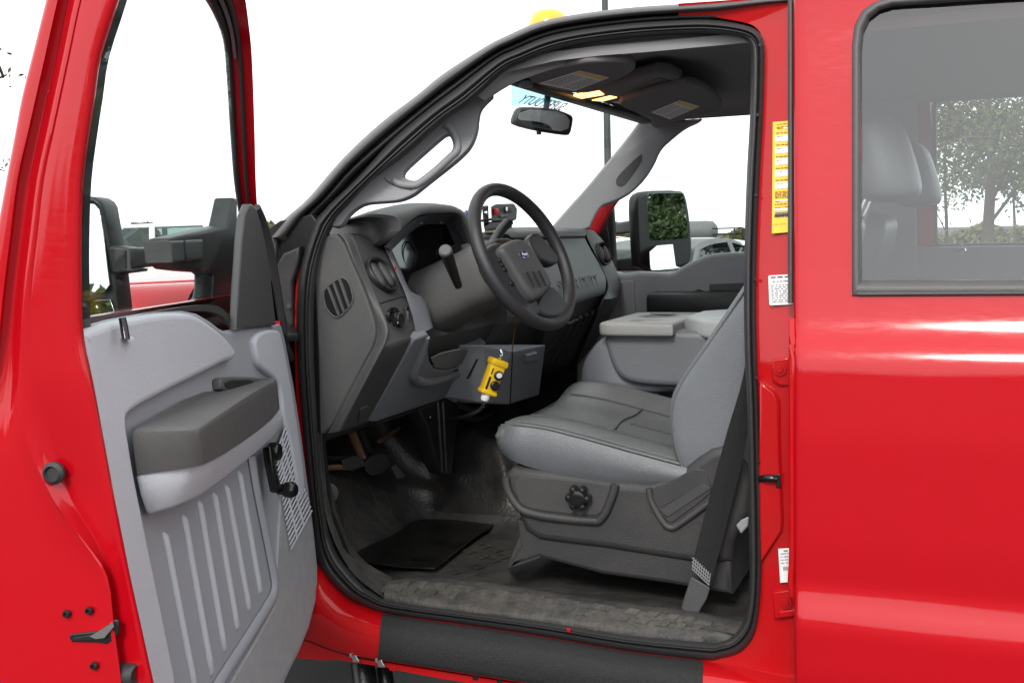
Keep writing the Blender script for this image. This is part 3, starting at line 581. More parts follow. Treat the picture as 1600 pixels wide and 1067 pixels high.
# armrest pod
def dpx(x, y, n): return dn(x, y, n, False)
top = [dp(.82, .036, 1.303), dp(.705, .118, 1.292), dp(.50, .118, 1.293), dp(.20, .098, 1.285), dp(.13, .085, 1.282), dp(.10, .04, 1.282), dp(.30, .012, 1.300), dp(.62, .012, 1.306)]
bt = [q-V(0, 0, .082) for q in top]
aO = [(203, 671), (212, 741), (308, 728), (330, 720), (361, 703), (419, 660), (438, 638), (437, 600), (432, 594), (423, 592)]
p_top = [dpx(209, 667, .029), dpx(203, 671, .035), dpx(214, 671, .045), dpx(303, 670, .115), dpx(316, 666, .118), dpx(390, 617, .11), dpx(420, 600, .095), dpx(433, 594, .08), dpx(432, 591, .06), dpx(424, 590, .03), dpx(399, 590, .012), dpx(350, 609, .012), dpx(305, 613, .012)]
p_bot = [dpx(217, 738, .029), dpx(212, 741, .035), dpx(222, 740, .044), dpx(313, 727, .113), dpx(325, 723, .116), dpx(361, 703, .11), dpx(420, 660, .095), dpx(436, 641, .08), dpx(437, 636, .06), dpx(432, 634, .03), dpx(405, 650, .012), dpx(350, 680, .012), dpx(305, 700, .012)]
def ring(a, b, t, infl=0.): 
    c = np.mean(a, axis=0); r = [p*(1-t)+q*t for p, q in zip(a, b)]; cc = np.mean(r, axis=0)
    return [p+(p-cc)*infl for p in r]
lp = [ring(p_top, p_bot, 0, -.12), ring(p_top, p_bot, 0, -.035), ring(p_top, p_bot, .05, -.008), ring(p_top, p_bot, .16, 0), ring(p_top, p_bot, .55, .004), ring(p_top, p_bot, 1, 0)]
mk('armrest', g_loft([chaikin(l, 1) for l in lp]), ARMM, D_, 50, label='taupe padded door armrest')
mk('pull_cup', g_plate([chaikin(mapp(dn, [(344, 593), (350, 588), (399, 588.5), (412, 592), (405, 602), (385, 612), (347, 612)], .018), 1)], hl_, .02, .005), ARMM, D_)
mk('pull_slot', g_plate([chaikin(mapp(dn, [(351, 594), (398, 593), (392, 602), (380, 608), (353, 608)], .0195), 1)], hl_, .002, .0005), BLACK, D_)
# lower pod shelf under the armrest
q_top = [dpx(215, 740, .025), dpx(211, 742, .032), dpx(221, 741, .043), dpx(313, 728, .108), dpx(361, 704, .105), dpx(420, 661, .09), dpx(438, 639, .06), dpx(436, 640, .0), dpx(300, 715, .0)]
q_bot = [dpx(232, 803, .027), dpx(229, 805, .036), dpx(237, 803, .044), dpx(276, 791, .075), dpx(325, 768, .085), dpx(419, 691, .075), dpx(444, 661, .05), dpx(442, 663, .0), dpx(320, 770, .0)]
lq = [ring(q_top, q_bot, 0, -.02), ring(q_top, q_bot, .06), ring(q_top, q_bot, .5, .01), ring(q_top, q_bot, .92), ring(q_top, q_bot, 1, -.02)]
mk('armrest_pod', g_loft([chaikin(l, 1) for l in lq]), TRIM, D_, 50)
# flutes of the map pocket
for (x0, y0), (x1, y1) in [((258, 838), (304, 1075)), ((288, 812), (330, 1049)), ((312, 789), (350, 1012)), ((335, 776), (370, 978)), ((354, 763), (388.5, 948)), ((374, 742), (406, 922))]:
    pts = [dn(x0+(x1-x0)*t, y0+(y1-y0)*t, .001) for t in np.linspace(0, 1, 6)]
    mk('pocket_rib', g_tube([pts[0]-hn*.004]+pts+[pts[-1]-hn*.004], (.0085, .006), 8, 2, flat=hd), TRIM, D_, 70)
mk('pocket_rim', g_tube([dn(x, y, .004) for x, y in [(392, 712), (400, 760), (412, 820), (425, 885), (429, 912), (426, 932), (416, 950), (385, 1000), (345, 1062), (310, 1120)]], (.014, .008), 8, 3, flat=hd), TRIML, D_, 70)
mk('pocket_wall', g_plate([mapp(dn, [(432, 905), (444, 700), (484, 790), (495, 885), (494, 929), (481, 981), (464, 1020), (448, 1052), (420, 1110), (330, 1118), (360, 1068), (398, 1004), (428, 950), (433, 925)], .006)], hl_, .01, .004), TRIMD, D_)
# speaker grille: louvers over a dark recess
mk('speaker_recess', g_plate([mapp(dn, [(431, 705), (447, 664), (460, 690), (472, 735), (470, 765), (452, 812), (445, 775)], .0092)], hl_, .002, .0005), BLACK, D_)
for k in range(20):
    t = k/19
    a = (430+24*t, 712+146*t); b_ = (446+41*t, 668+130*t)
    mk('grille_louver', g_tube([dn(*a, .0105), dn(*lerp(a, b_, .5), .012), dn(*b_, .0105)], (.0024, .0026), 6, 2, flat=hn), TRIM, D_, 80)
for s_ in (.3, .62): mk('grille_web', g_tube([dn(430+24*t+(16+17*t)*s_, 712+146*t-(44+16*t)*s_, .0115) for t in (0, .5, 1)], .003, 6), TRIM, D_, 80)
# window crank
ck = mk('window_crank', [g_lathe(dn(423, 706, .008), hn, [(.0001, 0), (.021, 0), (.021, .012), (.017, .02), (.0001, .021)], 22), g_sheet([[dn(x, y, f) for x, y, f in r] for r in ([(416, 700, .026), (420, 730, .034), (428, 768, .042)], [(422, 698, .034), (426, 730, .042), (435, 770, .05)], [(430, 700, .026), (432, 732, .034), (441, 766, .042)])], 3, 3, ext=-hn*.008)], GLOSSB, D_, 50, label='black window crank')
mk('crank_knob', g_lathe(dn(435, 764, .04), hn*.92+hd*.2, [(.0001, 0), (.011, 0), (.011, .012), (.016, .018), (.017, .032), (.012, .04), (.0001, .041)], 20), GLOSSB, ck)
# lock pin
mk('lock_pin', g_tube([dn(197, 530, .043), dn(194, 512, .040), dn(191, 497, .038)], [.0062, .0062, .0055], 12), GLOSSB, D_)
mk('lock_pin_bezel', g_lathe(dn(198, 529, .026), V(0, 0, 1)+hn*.3, [(.0001, 0), (.012, 0), (.010, .003), (.0001, .003)], 16), TRIM, D_)
# ---- door mirror outside the glass
MN = -.18
mir = [(357, 352), (318, 360), (268, 372), (265, 384), (266, 401), (268, 412), (276, 420), (300, 423), (330, 425), (336, 430), (336, 448), (333, 464), (324, 470), (283, 477), (276, 484), (300, 487), (330, 495), (349, 513), (372, 513), (372, 310), (366, 309)]
mk('mirror_bracket', g_plate([[dn(x, y, -.11, False) for x, y in mir]], hn, .05, .008), BLACK, D_, label='black door mirror bracket')
mk('mirror_joint', g_plate([[dn(x, y, -.10, False) for x, y in [(268, 377), (318, 374), (319, 406), (271, 410)]]], hn, .06, .006), DKPL, D_)
mk('mirror_joint_line', g_plate([[dn(x, y, -.0985, False) for x, y in [(288, 375), (290, 375), (292, 409), (290, 409)]]], hn, .002, .0005), BLACK, D_)
mk('mirror_arm', [g_plate([[dd(x, y, d) for x, y, d in [(196, 389, .30), (270, 384, .12), (272, 414, .12), (200, 421, .30)]]], hn, .04, .006)], DKPL, D_)
mk('mirror_arm_socket', [g_plate([[dd(x, y, .30) for x, y in [(160, 383), (195, 386), (203, 389), (203, 419), (216, 421), (214, 425), (176, 430), (160, 431)]]], hd, .05, .006)], BLACK, D_)
head = [(60, 306), (130, 306.5), (146, 308.5), (155, 314), (160, 322), (165, 350), (171, 378), (178, 430), (184, 485), (188, 530), (186, 545), (60, 560)]
gu = [(70, 318), (129, 317.5), (144, 319), (150, 324), (153, 332), (162, 395), (168, 441), (167, 448), (160, 453), (129, 456), (70, 460)]
gw = [(70, 476), (129, 472), (160, 470.5), (170, 473), (174, 480), (176, 500), (174, 530), (70, 545)]
DM = .30
mk('mirror_housing', g_plate([[dd(x, y, DM) for x, y in l] for l in (head, gu, gw)], hd, .07, .008), BLACK, D_, label='black mirror housing beyond the door glass')
mk('mirror_back', g_plate([[dd(x, y, DM-.03) for x, y in head]], hd, .05, .01), BLACK, D_)
rotm = unit(hd*.95+hn*-.34+V(0, 0, .07))
mk('mirror_glass', g_plate([[pl(x, y, dd(130, 390, DM-.012), rotm) for x, y in [(68, 315), (129, 315), (146, 316), (156, 330), (171, 445), (162, 457), (68, 463)]]], rotm, .003, .0005), MIRR, D_)
mk('mirror_glass', g_plate([[pl(x, y, dd(130, 500, DM-.012), rotm) for x, y in [(68, 474), (172, 468), (178, 485), (179, 532), (68, 548)]]], rotm, .003, .0005), MIRR, D_)
# ================================================================== cab shell
UPN = unit(V(.21, 0, .065)); LON = unit(V(.2, 0, -.17))
xs = np.linspace(-.66, 1.6, 12)
def ceil(Y): return float(np.interp(Y, [.1, .14, .2, .5, .9, 1.3, 1.6, 1.67], [1.94, 1.955, 1.972, 2.0, 2.012, 2.0, 1.99, 1.975]))
CE = mk('headliner', g_sheet([[V(x+.0, Y, ceil(Y)-.03*max(0, -.45-x)/.2) for x in xs] for Y in (.13, .16, .25, .5, .9, 1.3, 1.55, 1.62, 1.67)], 2, 2, ext=V(0, 0, .02)), HEADL, T, 60, label='dark grey cloth headliner')
mk('roof_panel', g_sheet([[V(x, Y, z-(.055 if Y < 1.2 else .0)*max(0, (-.28-x)/.42)**1.6) for x in np.linspace(-.70, 1.62, 18)] for Y, z in [(.16, 2.0), (.25, 2.022), (.9, 2.052), (1.5, 2.045), (1.72, 2.0), (1.73, 1.97)]], 2, 2, ext=V(0, 0, .012)), RED, T, 50)
mk('windshield_header', g_box(V(-.655, .9, 1.955), (.04, 1.3, .02), bev=.006), BLACK, T)
top_in = [(745, 150), (790, 110), (820, 94), (862, 78), (912, 67), (992, 57), (1070, 52), (1120, 52), (1170, 62), (1186, 120)]
top_lo = [(758, 158), (796, 134), (826, 121), (862, 109), (906, 98), (975, 87), (1060, 78), (1118, 75), (1178, 72), (1190, 130)]
mk('side_header_trim', g_sheet([[side(x, y, .025) for x, y in top_in], [side(*lerp(a, b, .5), .045) for a, b in zip(top_in, top_lo)], [side(x, y, .055) for x, y in top_lo], [side(x, y-3, .10) for x, y in top_lo]], 3, 2, ext=V(0, .01, .01)), HEADL, T, 60)
# A pillar trim, driver side, with grab handle
P0a = side(650, 225, .06); na = unit(V(.25, -1, .17))
ao = [(505, 350), (518, 326), (548, 294), (570, 274), (630, 228), (684, 180), (727, 148), (758, 128), (772, 146), (757, 160), (749, 170), (746, 184), (745, 200), (740, 217), (733, 230), (722, 242), (707, 255), (684, 273), (660, 292), (644, 305), (624, 313), (604, 315), (586, 316), (568, 318), (552, 327), (541, 338), (530, 356)]
ah = [(628, 274), (631, 265), (660, 239), (690, 213), (696, 209.5), (701, 210), (706, 219), (708, 228), (706, 235), (700, 241), (678, 261), (657, 279), (650, 282), (643, 282), (634, 279)]
AP = mk('a_pillar_trim', g_plate([chaikin([pl(x, y, P0a, na) for x, y in ao], 1), chaikin([pl(x, y, P0a, na) for x, y in ah], 1)], na, .03, .003, 0, 2), PILL, T, 50, label='grey pillar trim with a built in grab handle')
mk('grab_handle', g_tube([pl(x, y, P0a+na*.0, na) for x, y in [(616, 282), (626, 288), (642, 290), (655, 287), (680, 268), (704, 246), (714, 236), (715, 222), (708, 206), (698, 196)]], (.011, .009), 10, 4, flat=na), PILL, AP, 80)
mk('handle_cap_line', g_tube([pl(x, y, P0a+na*.001, na) for x, y in [(600, 277), (606, 284), (622, 292), (644, 297)]], .0012, 5), DKPL, AP)
# windshield
def wsX(z, Y): return -.66-(1.965-z)*1.33+.05*((Y-.88)/.75)**2
def ws(x, y):
    X = -.8
    for _ in range(20):
        p = H(x, y, X=X); X = .5*X+.5*wsX(p[2], p[1])
    return H(x, y, X=X)
mk('windshield', g_sheet([[V(wsX(z, Y), Y, z) for Y in np.linspace(.17, 1.62, 7)] for z in (1.985, 1.8, 1.65, 1.5)], 2, 2), WGLASS, T, label='clear windshield')
mk('windshield_sun_strip', g_sheet([[ws(x, y)+V(.003, 0, 0) for x, y in r] for r in ([(797, 126), (850, 138), (900, 148), (1000, 170)], [(797, 166), (850, 162), (900, 158.5), (1000, 151)])], 2, 1), BANNER, T, label='pale blue windshield strip with mirrored lettering')
tp, tx = ws(877, 173)-V(.004, 0, 0), ws(797, 158.5)-ws(877, 173)
mk('strip_lettering', g_text('SUPER DUTY', tp, tx, unit(V(.8, 0, .6)), np.linalg.norm(tx)/6.6, .0004, shear=-.2, ys=.8), mat('strip_print', (.16, .36, .62), .6), T, 0, label='mirrored SUPER DUTY lettering on the windshield')
# visors
def zslab(name, pts, z, th, m, par, bev=.008, it=1, label=None): return mk(name, g_plate([chaikin([H(x, y, Z=z) for x, y in pts], it)], V(0, 0, -1), th, bev), m, par, 50, label=label)
VZ = 1.94
v1 = zslab('sun_visor', [(820, 123), (837, 116), (889, 104), (918, 98), (981, 97), (996, 106), (987, 117), (941, 137), (897, 149), (840, 135)], VZ, .022, DARKC, T, .009, 2, label='driver sun visor with a white warning label')
v2 = zslab('sun_visor', [(956, 164), (1000, 148), (1070, 130), (1104, 138), (1136, 172), (1100, 180), (1047, 192), (1010, 183)], VZ, .022, DARKC, T, .009, 2, label='passenger sun visor with a white warning label')
def vlabel(q, v, seed):
    Q = [H(x, y, Z=VZ-.0008) for x, y in q]
    pl_ = mk('warning_label', g_plate([Q], V(0, 0, -1), .0008, .0002), WHITE, v)
    mk('label_header', fld([p for p in Q], .03, .03, .97, .17, .0005), YELS, v, 0)
    mk('small_print', print_rows(Q, [(.26+.085*k, .06, .46, .03) for k in range(8)]+[(.26+.085*k, .55, .94, .03) for k in range(8)], INKG, .0006, seed=seed, minw=.02), INKG, v, 0)
vlabel([(906, 111), (952, 122), (898, 143), (842, 131)], v1, 2)
vlabel([(1062, 157.5), (1093, 167), (1047, 187), (1017, 176)], v2, 4)
mk('visor_pivot', g_lathe(H(822, 128, Z=1.95), V(0, 0, -1), [(.0001, 0), (.018, 0), (.016, .014), (.0001, .016)], 14), PILL, T)
oc = zslab('overhead_console', [(893, 151), (940, 137), (993, 124), (1039, 113), (1075, 129), (1030, 143), (966, 161), (925, 160)], 1.955, .03, DARKC, T, .01, 1, label='overhead console with two lit map lamps')
zslab('dome_lamp', [(896, 151), (936, 143.5), (944, 149), (908, 155)], 1.952, .006, LAMP, oc, .002, 0)
zslab('dome_lamp', [(925, 158), (953, 151.5), (964, 153.5), (942, 159)], 1.952, .006, LAMP, oc, .002, 0)
zslab('console_pocket', [(985, 138), (1032, 122), (1058, 131), (1010, 146)], 1.9535, .004, BLACK, oc, .001, 0)
# rear view mirror
nm = unit(V(.72, -.68, -.10)); Pm = H(850, 190, Y=.86)
ro = [(803, 190), (807, 178), (812, 169), (820, 167), (866, 169), (893, 179), (897, 184), (896, 195), (892, 211), (885, 212), (840, 205), (806, 196)]
RM = mk('rearview_mirror', [g_plate([chaikin([pl(x, y, Pm, nm) for x, y in ro], 1)], nm, .035, .009), g_tube([pl(852, 180, Pm-nm*.03, nm), pl(853, 172, Pm-nm*.05, nm), ws(856, 150)], .009, 10), g_lathe(pl(842, 205, Pm, nm), V(0, 0, -1), [(.0001, 0), (.008, 0), (.007, .01), (.0001, .011)], 10)], BLACK, T, 50, label='rear view mirror hanging from the windshield')
mk('mirror_glass', g_plate([chaikin([pl(x, y, Pm+nm*.0008, nm) for x, y in [(808, 190), (814, 172), (866, 173), (891, 183), (888, 207), (842, 201)]], 1)], nm, .002, .0004), MIRR, RM)
# passenger A pillar
P0b = H(960, 260, Y=1.6); nb = unit(V(.45, -1, .12))
bo = [(1006, 180), (1040, 190), (1098, 184), (1098, 188), (1075, 198), (1056, 213), (1040, 227), (1031, 239), (1024, 256), (1010, 279), (990, 299), (970, 311), (955, 317), (940, 322), (930, 338), (920, 362), (856, 362), (880, 333), (914, 296), (947, 256), (980, 216)]
bp = mk('a_pillar_trim', g_plate([chaikin([pl(x, y, P0b, nb) for x, y in bo], 1)], nb, .05, .008), PILL, T, 50, label='grey passenger pillar trim with a recessed grip')
mk('grip_recess', g_plate([chaikin([pl(x, y, P0b+nb*.001, nb) for x, y in [(962, 281), (968, 272), (1000, 241), (1004, 243), (1003, 254), (978, 289), (970, 293), (963, 290)]], 1)], nb, .003, .001), DKPL, bp)
mk('far_pillar_skin', g_plate([[H(x, y, Y=1.74) for x, y in [(975, 300), (940, 318), (920, 350), (914, 366), (934, 366), (950, 335)]]], NY, .02, .004), RED, T)
# far side: header, door, pillars, rear door
mk('far_header', g_sheet([[V(x, Y, z) for x in np.linspace(-.60, 1.6, 6)] for Y, z in [(1.64, 1.99), (1.69, 1.965), (1.72, 1.98)]], 1, 2, ext=V(0, .01, .02)), HEADL, T)
po = [(955, 424), (970, 428), (997, 424.5), (1030, 426), (1046, 427), (1055, 424), (1063, 418), (1075, 411), (1087, 406), (1100, 400), (1112, 397), (1140, 394.5), (1200, 393), (1325, 395), (1325, 640), (900, 640), (900, 424)]
pd = mk('passenger_door_trim', g_plate([[H(x, y, Y=1.66) for x, y in po]], NY, .07, .015, 0, 3), PDOOR, T, 50, label='grey passenger door trim')
mk('door_armrest', [g_box((H(1075, 462, Y=1.62)+H(1230, 500, Y=1.62))/2, (.62, .11, .11), bev=.02)], BLACK, pd)
mk('door_armrest_cap', g_plate([[H(x, y, Y=1.645) for x, y in [(1075, 462), (1078, 456), (1090, 452), (1102, 456), (1102, 475), (1075, 480)]]], NY, .04, .008), BLACK, pd)
mk('switch_panel', g_plate([[H(x, y, Y=1.655) for x, y in [(1108, 444), (1160, 442), (1220, 442), (1220, 453), (1108, 455)]]], NY, .01, .003), DKPL, pd)
mk('door_trim_step', g_plate([[H(x, y, Y=1.655) for x, y in [(968, 440), (990, 438), (996, 520), (970, 520)]]], NY, .01, .004), PDOOR, pd)
mk('door_shell', g_plate([[V(-1.0, 1.78, .72), V(1.6, 1.78, .72), V(1.6, 1.78, 1.44), V(-.3, 1.76, 1.455), V(-1.0, 1.78, 1.40)]], V(0, -1, 0), .04, .006), RED, T)
mk('far_b_pillar', [g_plate([[V(.0, 1.66, .72), V(.215, 1.66, .72), V(.215, 1.66, 1.98), V(.0, 1.66, 1.98)]], NY, .03, .008)], PILL, T)
mk('far_b_pillar_jamb', g_plate([[H(x, y, Y=1.69) for x, y in [(1424, 136), (1436, 148), (1452, 152), (1456, 200), (1462, 392), (1420, 400)]]], NY, .03, .004), RED, T)
mk('far_rear_door_trim', [g_plate([[V(.19, 1.67, .72), V(1.6, 1.67, .72), V(1.6, 1.67, 1.495), V(.19, 1.67, 1.505)]], NY, .04, .008)], PDOOR, T)
fw = [(1456, 160), (1462, 145), (1480, 138), (1700, 128), (1760, 130), (1760, 384), (1600, 385), (1464, 387), (1458, 380)]
fi = [(1463, 170), (1468, 152), (1484, 145), (1700, 135), (1750, 137), (1750, 378), (1600, 379), (1470, 381), (1465, 376)]
mk('far_rear_window_frame', g_plate([[H(x, y, Y=1.69) for x, y in fw], [H(x, y, Y=1.69) for x, y in fi]], NY, .03, .004), DKPL, T)
mk('far_rear_window_glass', g_plate([[H(x, y, Y=1.70) for x, y in fw]], NY, .004, .001), GLASS, T)
mk('lock_pin', [g_tube([H(1503, 396, Y=1.655), H(1503, 381, Y=1.655)], .006, 8, 1), g_lathe(H(1503, 392, Y=1.655), V(0, 0, 1), [(.0001, 0), (.016, 0), (.012, .008), (.0001, .01)], 12)], CHROME, T)
mk('far_front_window_glass', g_plate([[H(x, y, Y=1.71) for x, y in [(944, 322), (1010, 276), (1050, 214), (1110, 182), (1330, 160), (1330, 410), (960, 440)]]], NY, .004, .001), GLASS, T)
mk('rear_wall', [g_box(V(1.62, .86, 1.05), (.04, 1.6, .75)), g_box(V(1.62, .86, 1.95), (.04, 1.6, .1)), g_box(V(1.62, .2, 1.6), (.04, .25, .7)), g_box(V(1.62, 1.55, 1.6), (.04, .25, .7))], HEADL, T)
mk('far_kick_panel', g_plate([[V(-1.34, 1.69, .7), V(-.75, 1.69, .7), V(-.75, 1.69, 1.30), V(-.9, 1.69, 1.45), V(-1.34, 1.69, 1.5)]], NY, .02, .002), BLACK, T)
mk('firewall', g_plate([[V(-1.34, .06, .6), V(-1.34, 1.74, .6), V(-1.34, 1.74, 1.50), V(-1.34, .06, 1.50)]], V(1, 0, 0), .02, .001), BLACK, T)
# far mirror
nf = unit(V(.92, -.40, .0)); Pf = H(1040, 350, Y=2.05)
fp = lambda l, o=0: [pl(x, y, Pf+nf*o, nf) for x, y in l]
FMi = mk('passenger_mirror', [g_plate([chaikin(fp([(993, 316), (997, 304), (1009, 298), (1065, 297), (1073, 303), (1080, 343), (1083.5, 396), (1078, 414), (1060, 421), (1000, 428), (996, 380)]), 1)], nf, .045, .015)], BLACK, T, 50, label='black towing mirror beyond the passenger window')
mk('mirror_glass', g_plate([chaikin(fp([(1011, 303), (1017, 302), (1064, 301), (1069, 305), (1077, 371), (1073, 373), (1018, 377), (1014, 374)], .001), 1)], nf, .002, .0004), MIRR, FMi)
nf2 = unit(nf+V(.05, .17, .035)); pf2 = Pf+nf*.004
mk('mirror_glass', g_plate([chaikin([pl(x, y, H(1042, 400, Y=2.05)+nf*.006, nf2) for x, y in [(1015, 385), (1060, 381), (1065, 386), (1067, 416), (1062, 419), (1020, 423), (1016, 420)]], 1)], nf2, .002, .0004), MIRR, FMi)
mk('mirror_arm', [g_plate([[H(x, y, Y=1.98) for x, y in l]], NY, .05, .008) for l in ([(955, 345), (964, 348), (994, 343), (1004, 343), (1004, 362), (966, 366), (955, 364)], [(960, 405), (996, 401), (1004, 401), (1004, 423), (966, 424), (960, 422)])], DKPL, FMi)
mk('mirror_bracket', g_plate([[H(x, y, Y=1.80) for x, y in [(940, 322), (957, 317), (959, 350), (962, 425), (975, 430), (940, 432), (925, 366)]]], NY, .03, .008), BLACK, FMi)

# ================================================================== dashboard
dl = []
for Y in (.075, .09, .205, .215, .69, .70, .9, 1.3, 1.60, 1.66):
    ins = .02 if Y in (.075, 1.66) else 0
    if Y < .21:
        dl.append([V(x, Y, z) for x, z in [(-1.30, 1.53), (-1.2, 1.56), (-1.08, 1.578), (-1.03, 1.578), (-.99-ins, 1.572-ins), (-.98-ins, 1.56), (-.85-ins, 1.36), (-.85-ins, 1.33), (-1.0-ins, 1.13), (-1.10, 1.08), (-1.30, 1.05)]]); continue
    if Y < .695:
        dl.append([V(x, Y, z) for x, z in [(-1.30, 1.53), (-1.2, 1.56), (-1.1, 1.56), (-1.03, 1.56), (-1.0, 1.555), (-.99, 1.54), (-.98, 1.41), (-.86, 1.33), (-.99, 1.13), (-1.10, 1.08), (-1.30, 1.05)]]); continue
    prof = [(-1.30, 1.53), (-1.15, 1.572), (-1.0, 1.59), (-.93, 1.588-ins), (-.895-ins, 1.575-ins), (-.885-ins, 1.55), (-.825-ins, 1.36), (-.828-ins, 1.33), (-.99-ins, 1.13), (-1.10, 1.08), (-1.30, 1.05)]
    dl.append([V(x+(.0 if Y < 1.0 else .02), Y, z) for x, z in prof])
DASH = mk('dashboard', g_loft(dl), DKPL, T, 30, label='two tone grey dashboard')
# end panel
eo = [(488, 373), (512, 369), (523, 365), (533, 371), (545, 398), (563, 440), (578.5, 479.5), (588, 514), (585, 537), (573, 560), (540, 623), (511, 677), (490, 680), (480, 500)]
EP = mk('dash_end_panel', g_plate([chaikin([H(x, y, Y=.052) for x, y in eo], 1)], NY, .02, .006), PLAS, DASH, 50, label='textured grey end panel of the dashboard')
ev = [(505, 461), (508, 451), (521, 440), (534, 433.5), (541, 436), (547, 445), (552, 464), (550, 474), (541, 486), (531, 495), (523, 496), (515, 489), (508, 478)]
mk('end_vent', g_plate([chaikin([H(x, y, Y=.0505) for x, y in ev], 1)], NY, .002, .0005), BLACK, DASH)
for a, b in [((513.5, 449), (530, 492)), ((522, 442), (538, 487)), ((531, 436), (546, 479))]:
    mk('vent_slat', g_tube([H(*a, Y=.051), H(*lerp(a, b, .5), Y=.048), H(*b, Y=.051)], (.0032, .006), 6, 2, flat=V(1, 0, .4)), PLAS, DASH)
mk('end_vent_rim', g_tube(chaikin([H(x, y, Y=.05) for x, y in ev], 1)+[chaikin([H(x, y, Y=.05) for x, y in ev], 1)[0]], .0022, 6, 1, closed=True), PLAS, DASH)
bl = [(526, 366), (536, 376), (547, 402), (563, 438), (578.5, 478), (588.5, 513), (585.5, 538), (573.5, 561), (541, 622), (512, 677)]
br = [(548, 364), (557, 380), (568, 412), (580, 444), (593, 474), (607, 511), (604, 532), (596, 551), (563, 614), (533, 673)]
mk('corner_band', g_sheet([[H(x, y, Y=.055) for x, y in bl], [H(*lerp(a, b, .3), Y=.045) for a, b in zip(bl, br)], [dash2(*lerp(a, b, .8), .006) for a, b in zip(bl, br)], [dash2(x, y, .004) for x, y in br], [dash2(x+1, y, -.02) for x, y in br]], 3, 3), PLAS, DASH, 60)
fl_ = br; frr = [(592, 372), (600, 386), (611, 408), (624, 438), (634, 461), (648, 508), (647, 520), (642, 535), (613, 592), (578, 657)]
mk('vent_panel', g_sheet([[dash2(x-1, y, -.02) for x, y in fl_], [dash2(x, y, .001) for x, y in fl_], [dash2(*lerp(a, b, .5), .005) for a, b in zip(fl_, frr)], [dash2(x, y, .001) for x, y in frr], [dash2(x+1, y, -.02) for x, y in frr]], 3, 2), DKPL, DASH, 60, label='charcoal strip with air vent and headlamp knob')
mk('panel_seam', g_tube([dash2(593, 474, .003), dash2(613, 468, .0065), dash2(634, 462, .003)], .0012, 5), BLACK, DASH)
# vents
def vent(x, y, r, off=.004, par=DASH, tilt=None):
    c = (dash2 if tilt is None else dash)(x, y, off); n = unit(V(.205, -.01, .135)) if tilt is None else unit(tilt)
    v = mk('air_vent', g_lathe(c, n, [(r*1.0, -.03), (r*1.06, 0), (r*1.0, .004), (r*.90, .002), (r*.84, -.006), (r*.80, -.02)], 32), BLACK, par, 50)
    mk('vent_bowl', g_lathe(c, n, [(.0001, -.024), (r*.86, -.022), (r*.86, -.014), (.0001, -.016)], 24), BLACK, v)
    R = frame(n)
    for s_ in (-.42, .36):
        loops = []
        for q in np.linspace(-1, 1, 9):
            w_ = math.sqrt(max(.02, 1-q*q))
            loops.append([c+R @ V(q*r*.74, s_*r+w_*r*.27*math.cos(a), -.004+w_*.010*math.sin(a)) for a in np.linspace(0, 2*math.pi, 10, endpoint=False)])
        mk('vent_vane', g_loft(loops), DKPL, v, 70)
    return v
vent(598, 428, .047, .016)
vent(944, 396, .040, .05, tilt=V(.9, -.25, .25))
kn = mk('headlamp_knob', g_lathe(dash2(617, 500, .005), V(1, 0, .05), [(.0001, -.006), (.03, -.006), (.03, .001), (.026, .002), (.023, .0), (.019, .0), (.018, .014), (.015, .018), (.0001, .018)], 28), GLOSSB, DASH, 40)
mk('knob_grip', g_box(dash2(617, 500, .025), (.012, .006, .03), bev=.003), GLOSSB, kn)
mk('knob_mark', g_lathe(dash2(621, 504, .0235), V(1, 0, .05), [(.0001, 0), (.003, 0), (.003, .0008), (.0001, .0008)], 8), WHITE, kn)
mk('dimmer_switch', [g_box(dash2(636, 493, .006), (.008, .018, .042), bev=.003)], BLACK, DASH)
mk('dimmer_wheel', [g_box(dash2(637, 494, .011), (.008, .007, .026), bev=.003)], DKPL, DASH)
# bezel round the instruments
b0 = [(600, 386), (611, 408), (624, 438), (634, 461), (648, 508), (648, 527)]; b1 = [(611, 388), (621, 410), (632, 435), (642, 455), (664, 470), (676, 512)]
mk('cluster_bezel', [g_sheet([[dash2(x-1, y, -.01) for x, y in b0], [dash2(x, y, .006) for x, y in b0], [dash2(*lerp(a, b, .6), .010) for a, b in zip(b0, b1)], [dash2(x, y, .006) for x, y in b1], [dash2(x, y, -.03) for x, y in b1]], 3, 2),
   g_sheet([[dash(x, y, .004) for x, y in l] if k == 0 else [dash(x, y, -.04*k) for x, y in l] for k, l in enumerate([[(600, 386), (625, 361), (656, 338.5), (690, 335.5), (714, 337), (726, 353), (737, 377), (748, 405)], [(606, 388), (630, 364), (658, 345), (690, 342), (706, 343), (716, 362), (726, 384), (738, 412)], [(612, 391), (635, 369), (660, 352), (690, 351), (697, 352), (706, 371), (713, 388), (726, 418)]])], 3, 2),
   g_sheet([[dash(x, y, o) for x, y, o in r] for r in ([(708, 385, -.07), (720, 383, -.03), (737, 377, .0)], [(716, 405, -.07), (728, 403, -.02), (748, 402, .01)], [(735, 430, -.05), (745, 425, -.0), (760, 425, .0)])], 2, 2)], BEZ, DASH, 50, label='blue grey bezel round the instrument cluster')
CLX = -.955
cl_ = mk('instrument_cluster', g_plate([[H(x, y, X=CLX) for x, y in [(598, 380), (625, 352), (656, 335), (715, 335), (745, 400), (735, 460), (640, 470), (625, 440)]]], V(1, 0, .1), .01, .002), DIAL, DASH, label='dark instrument cluster')
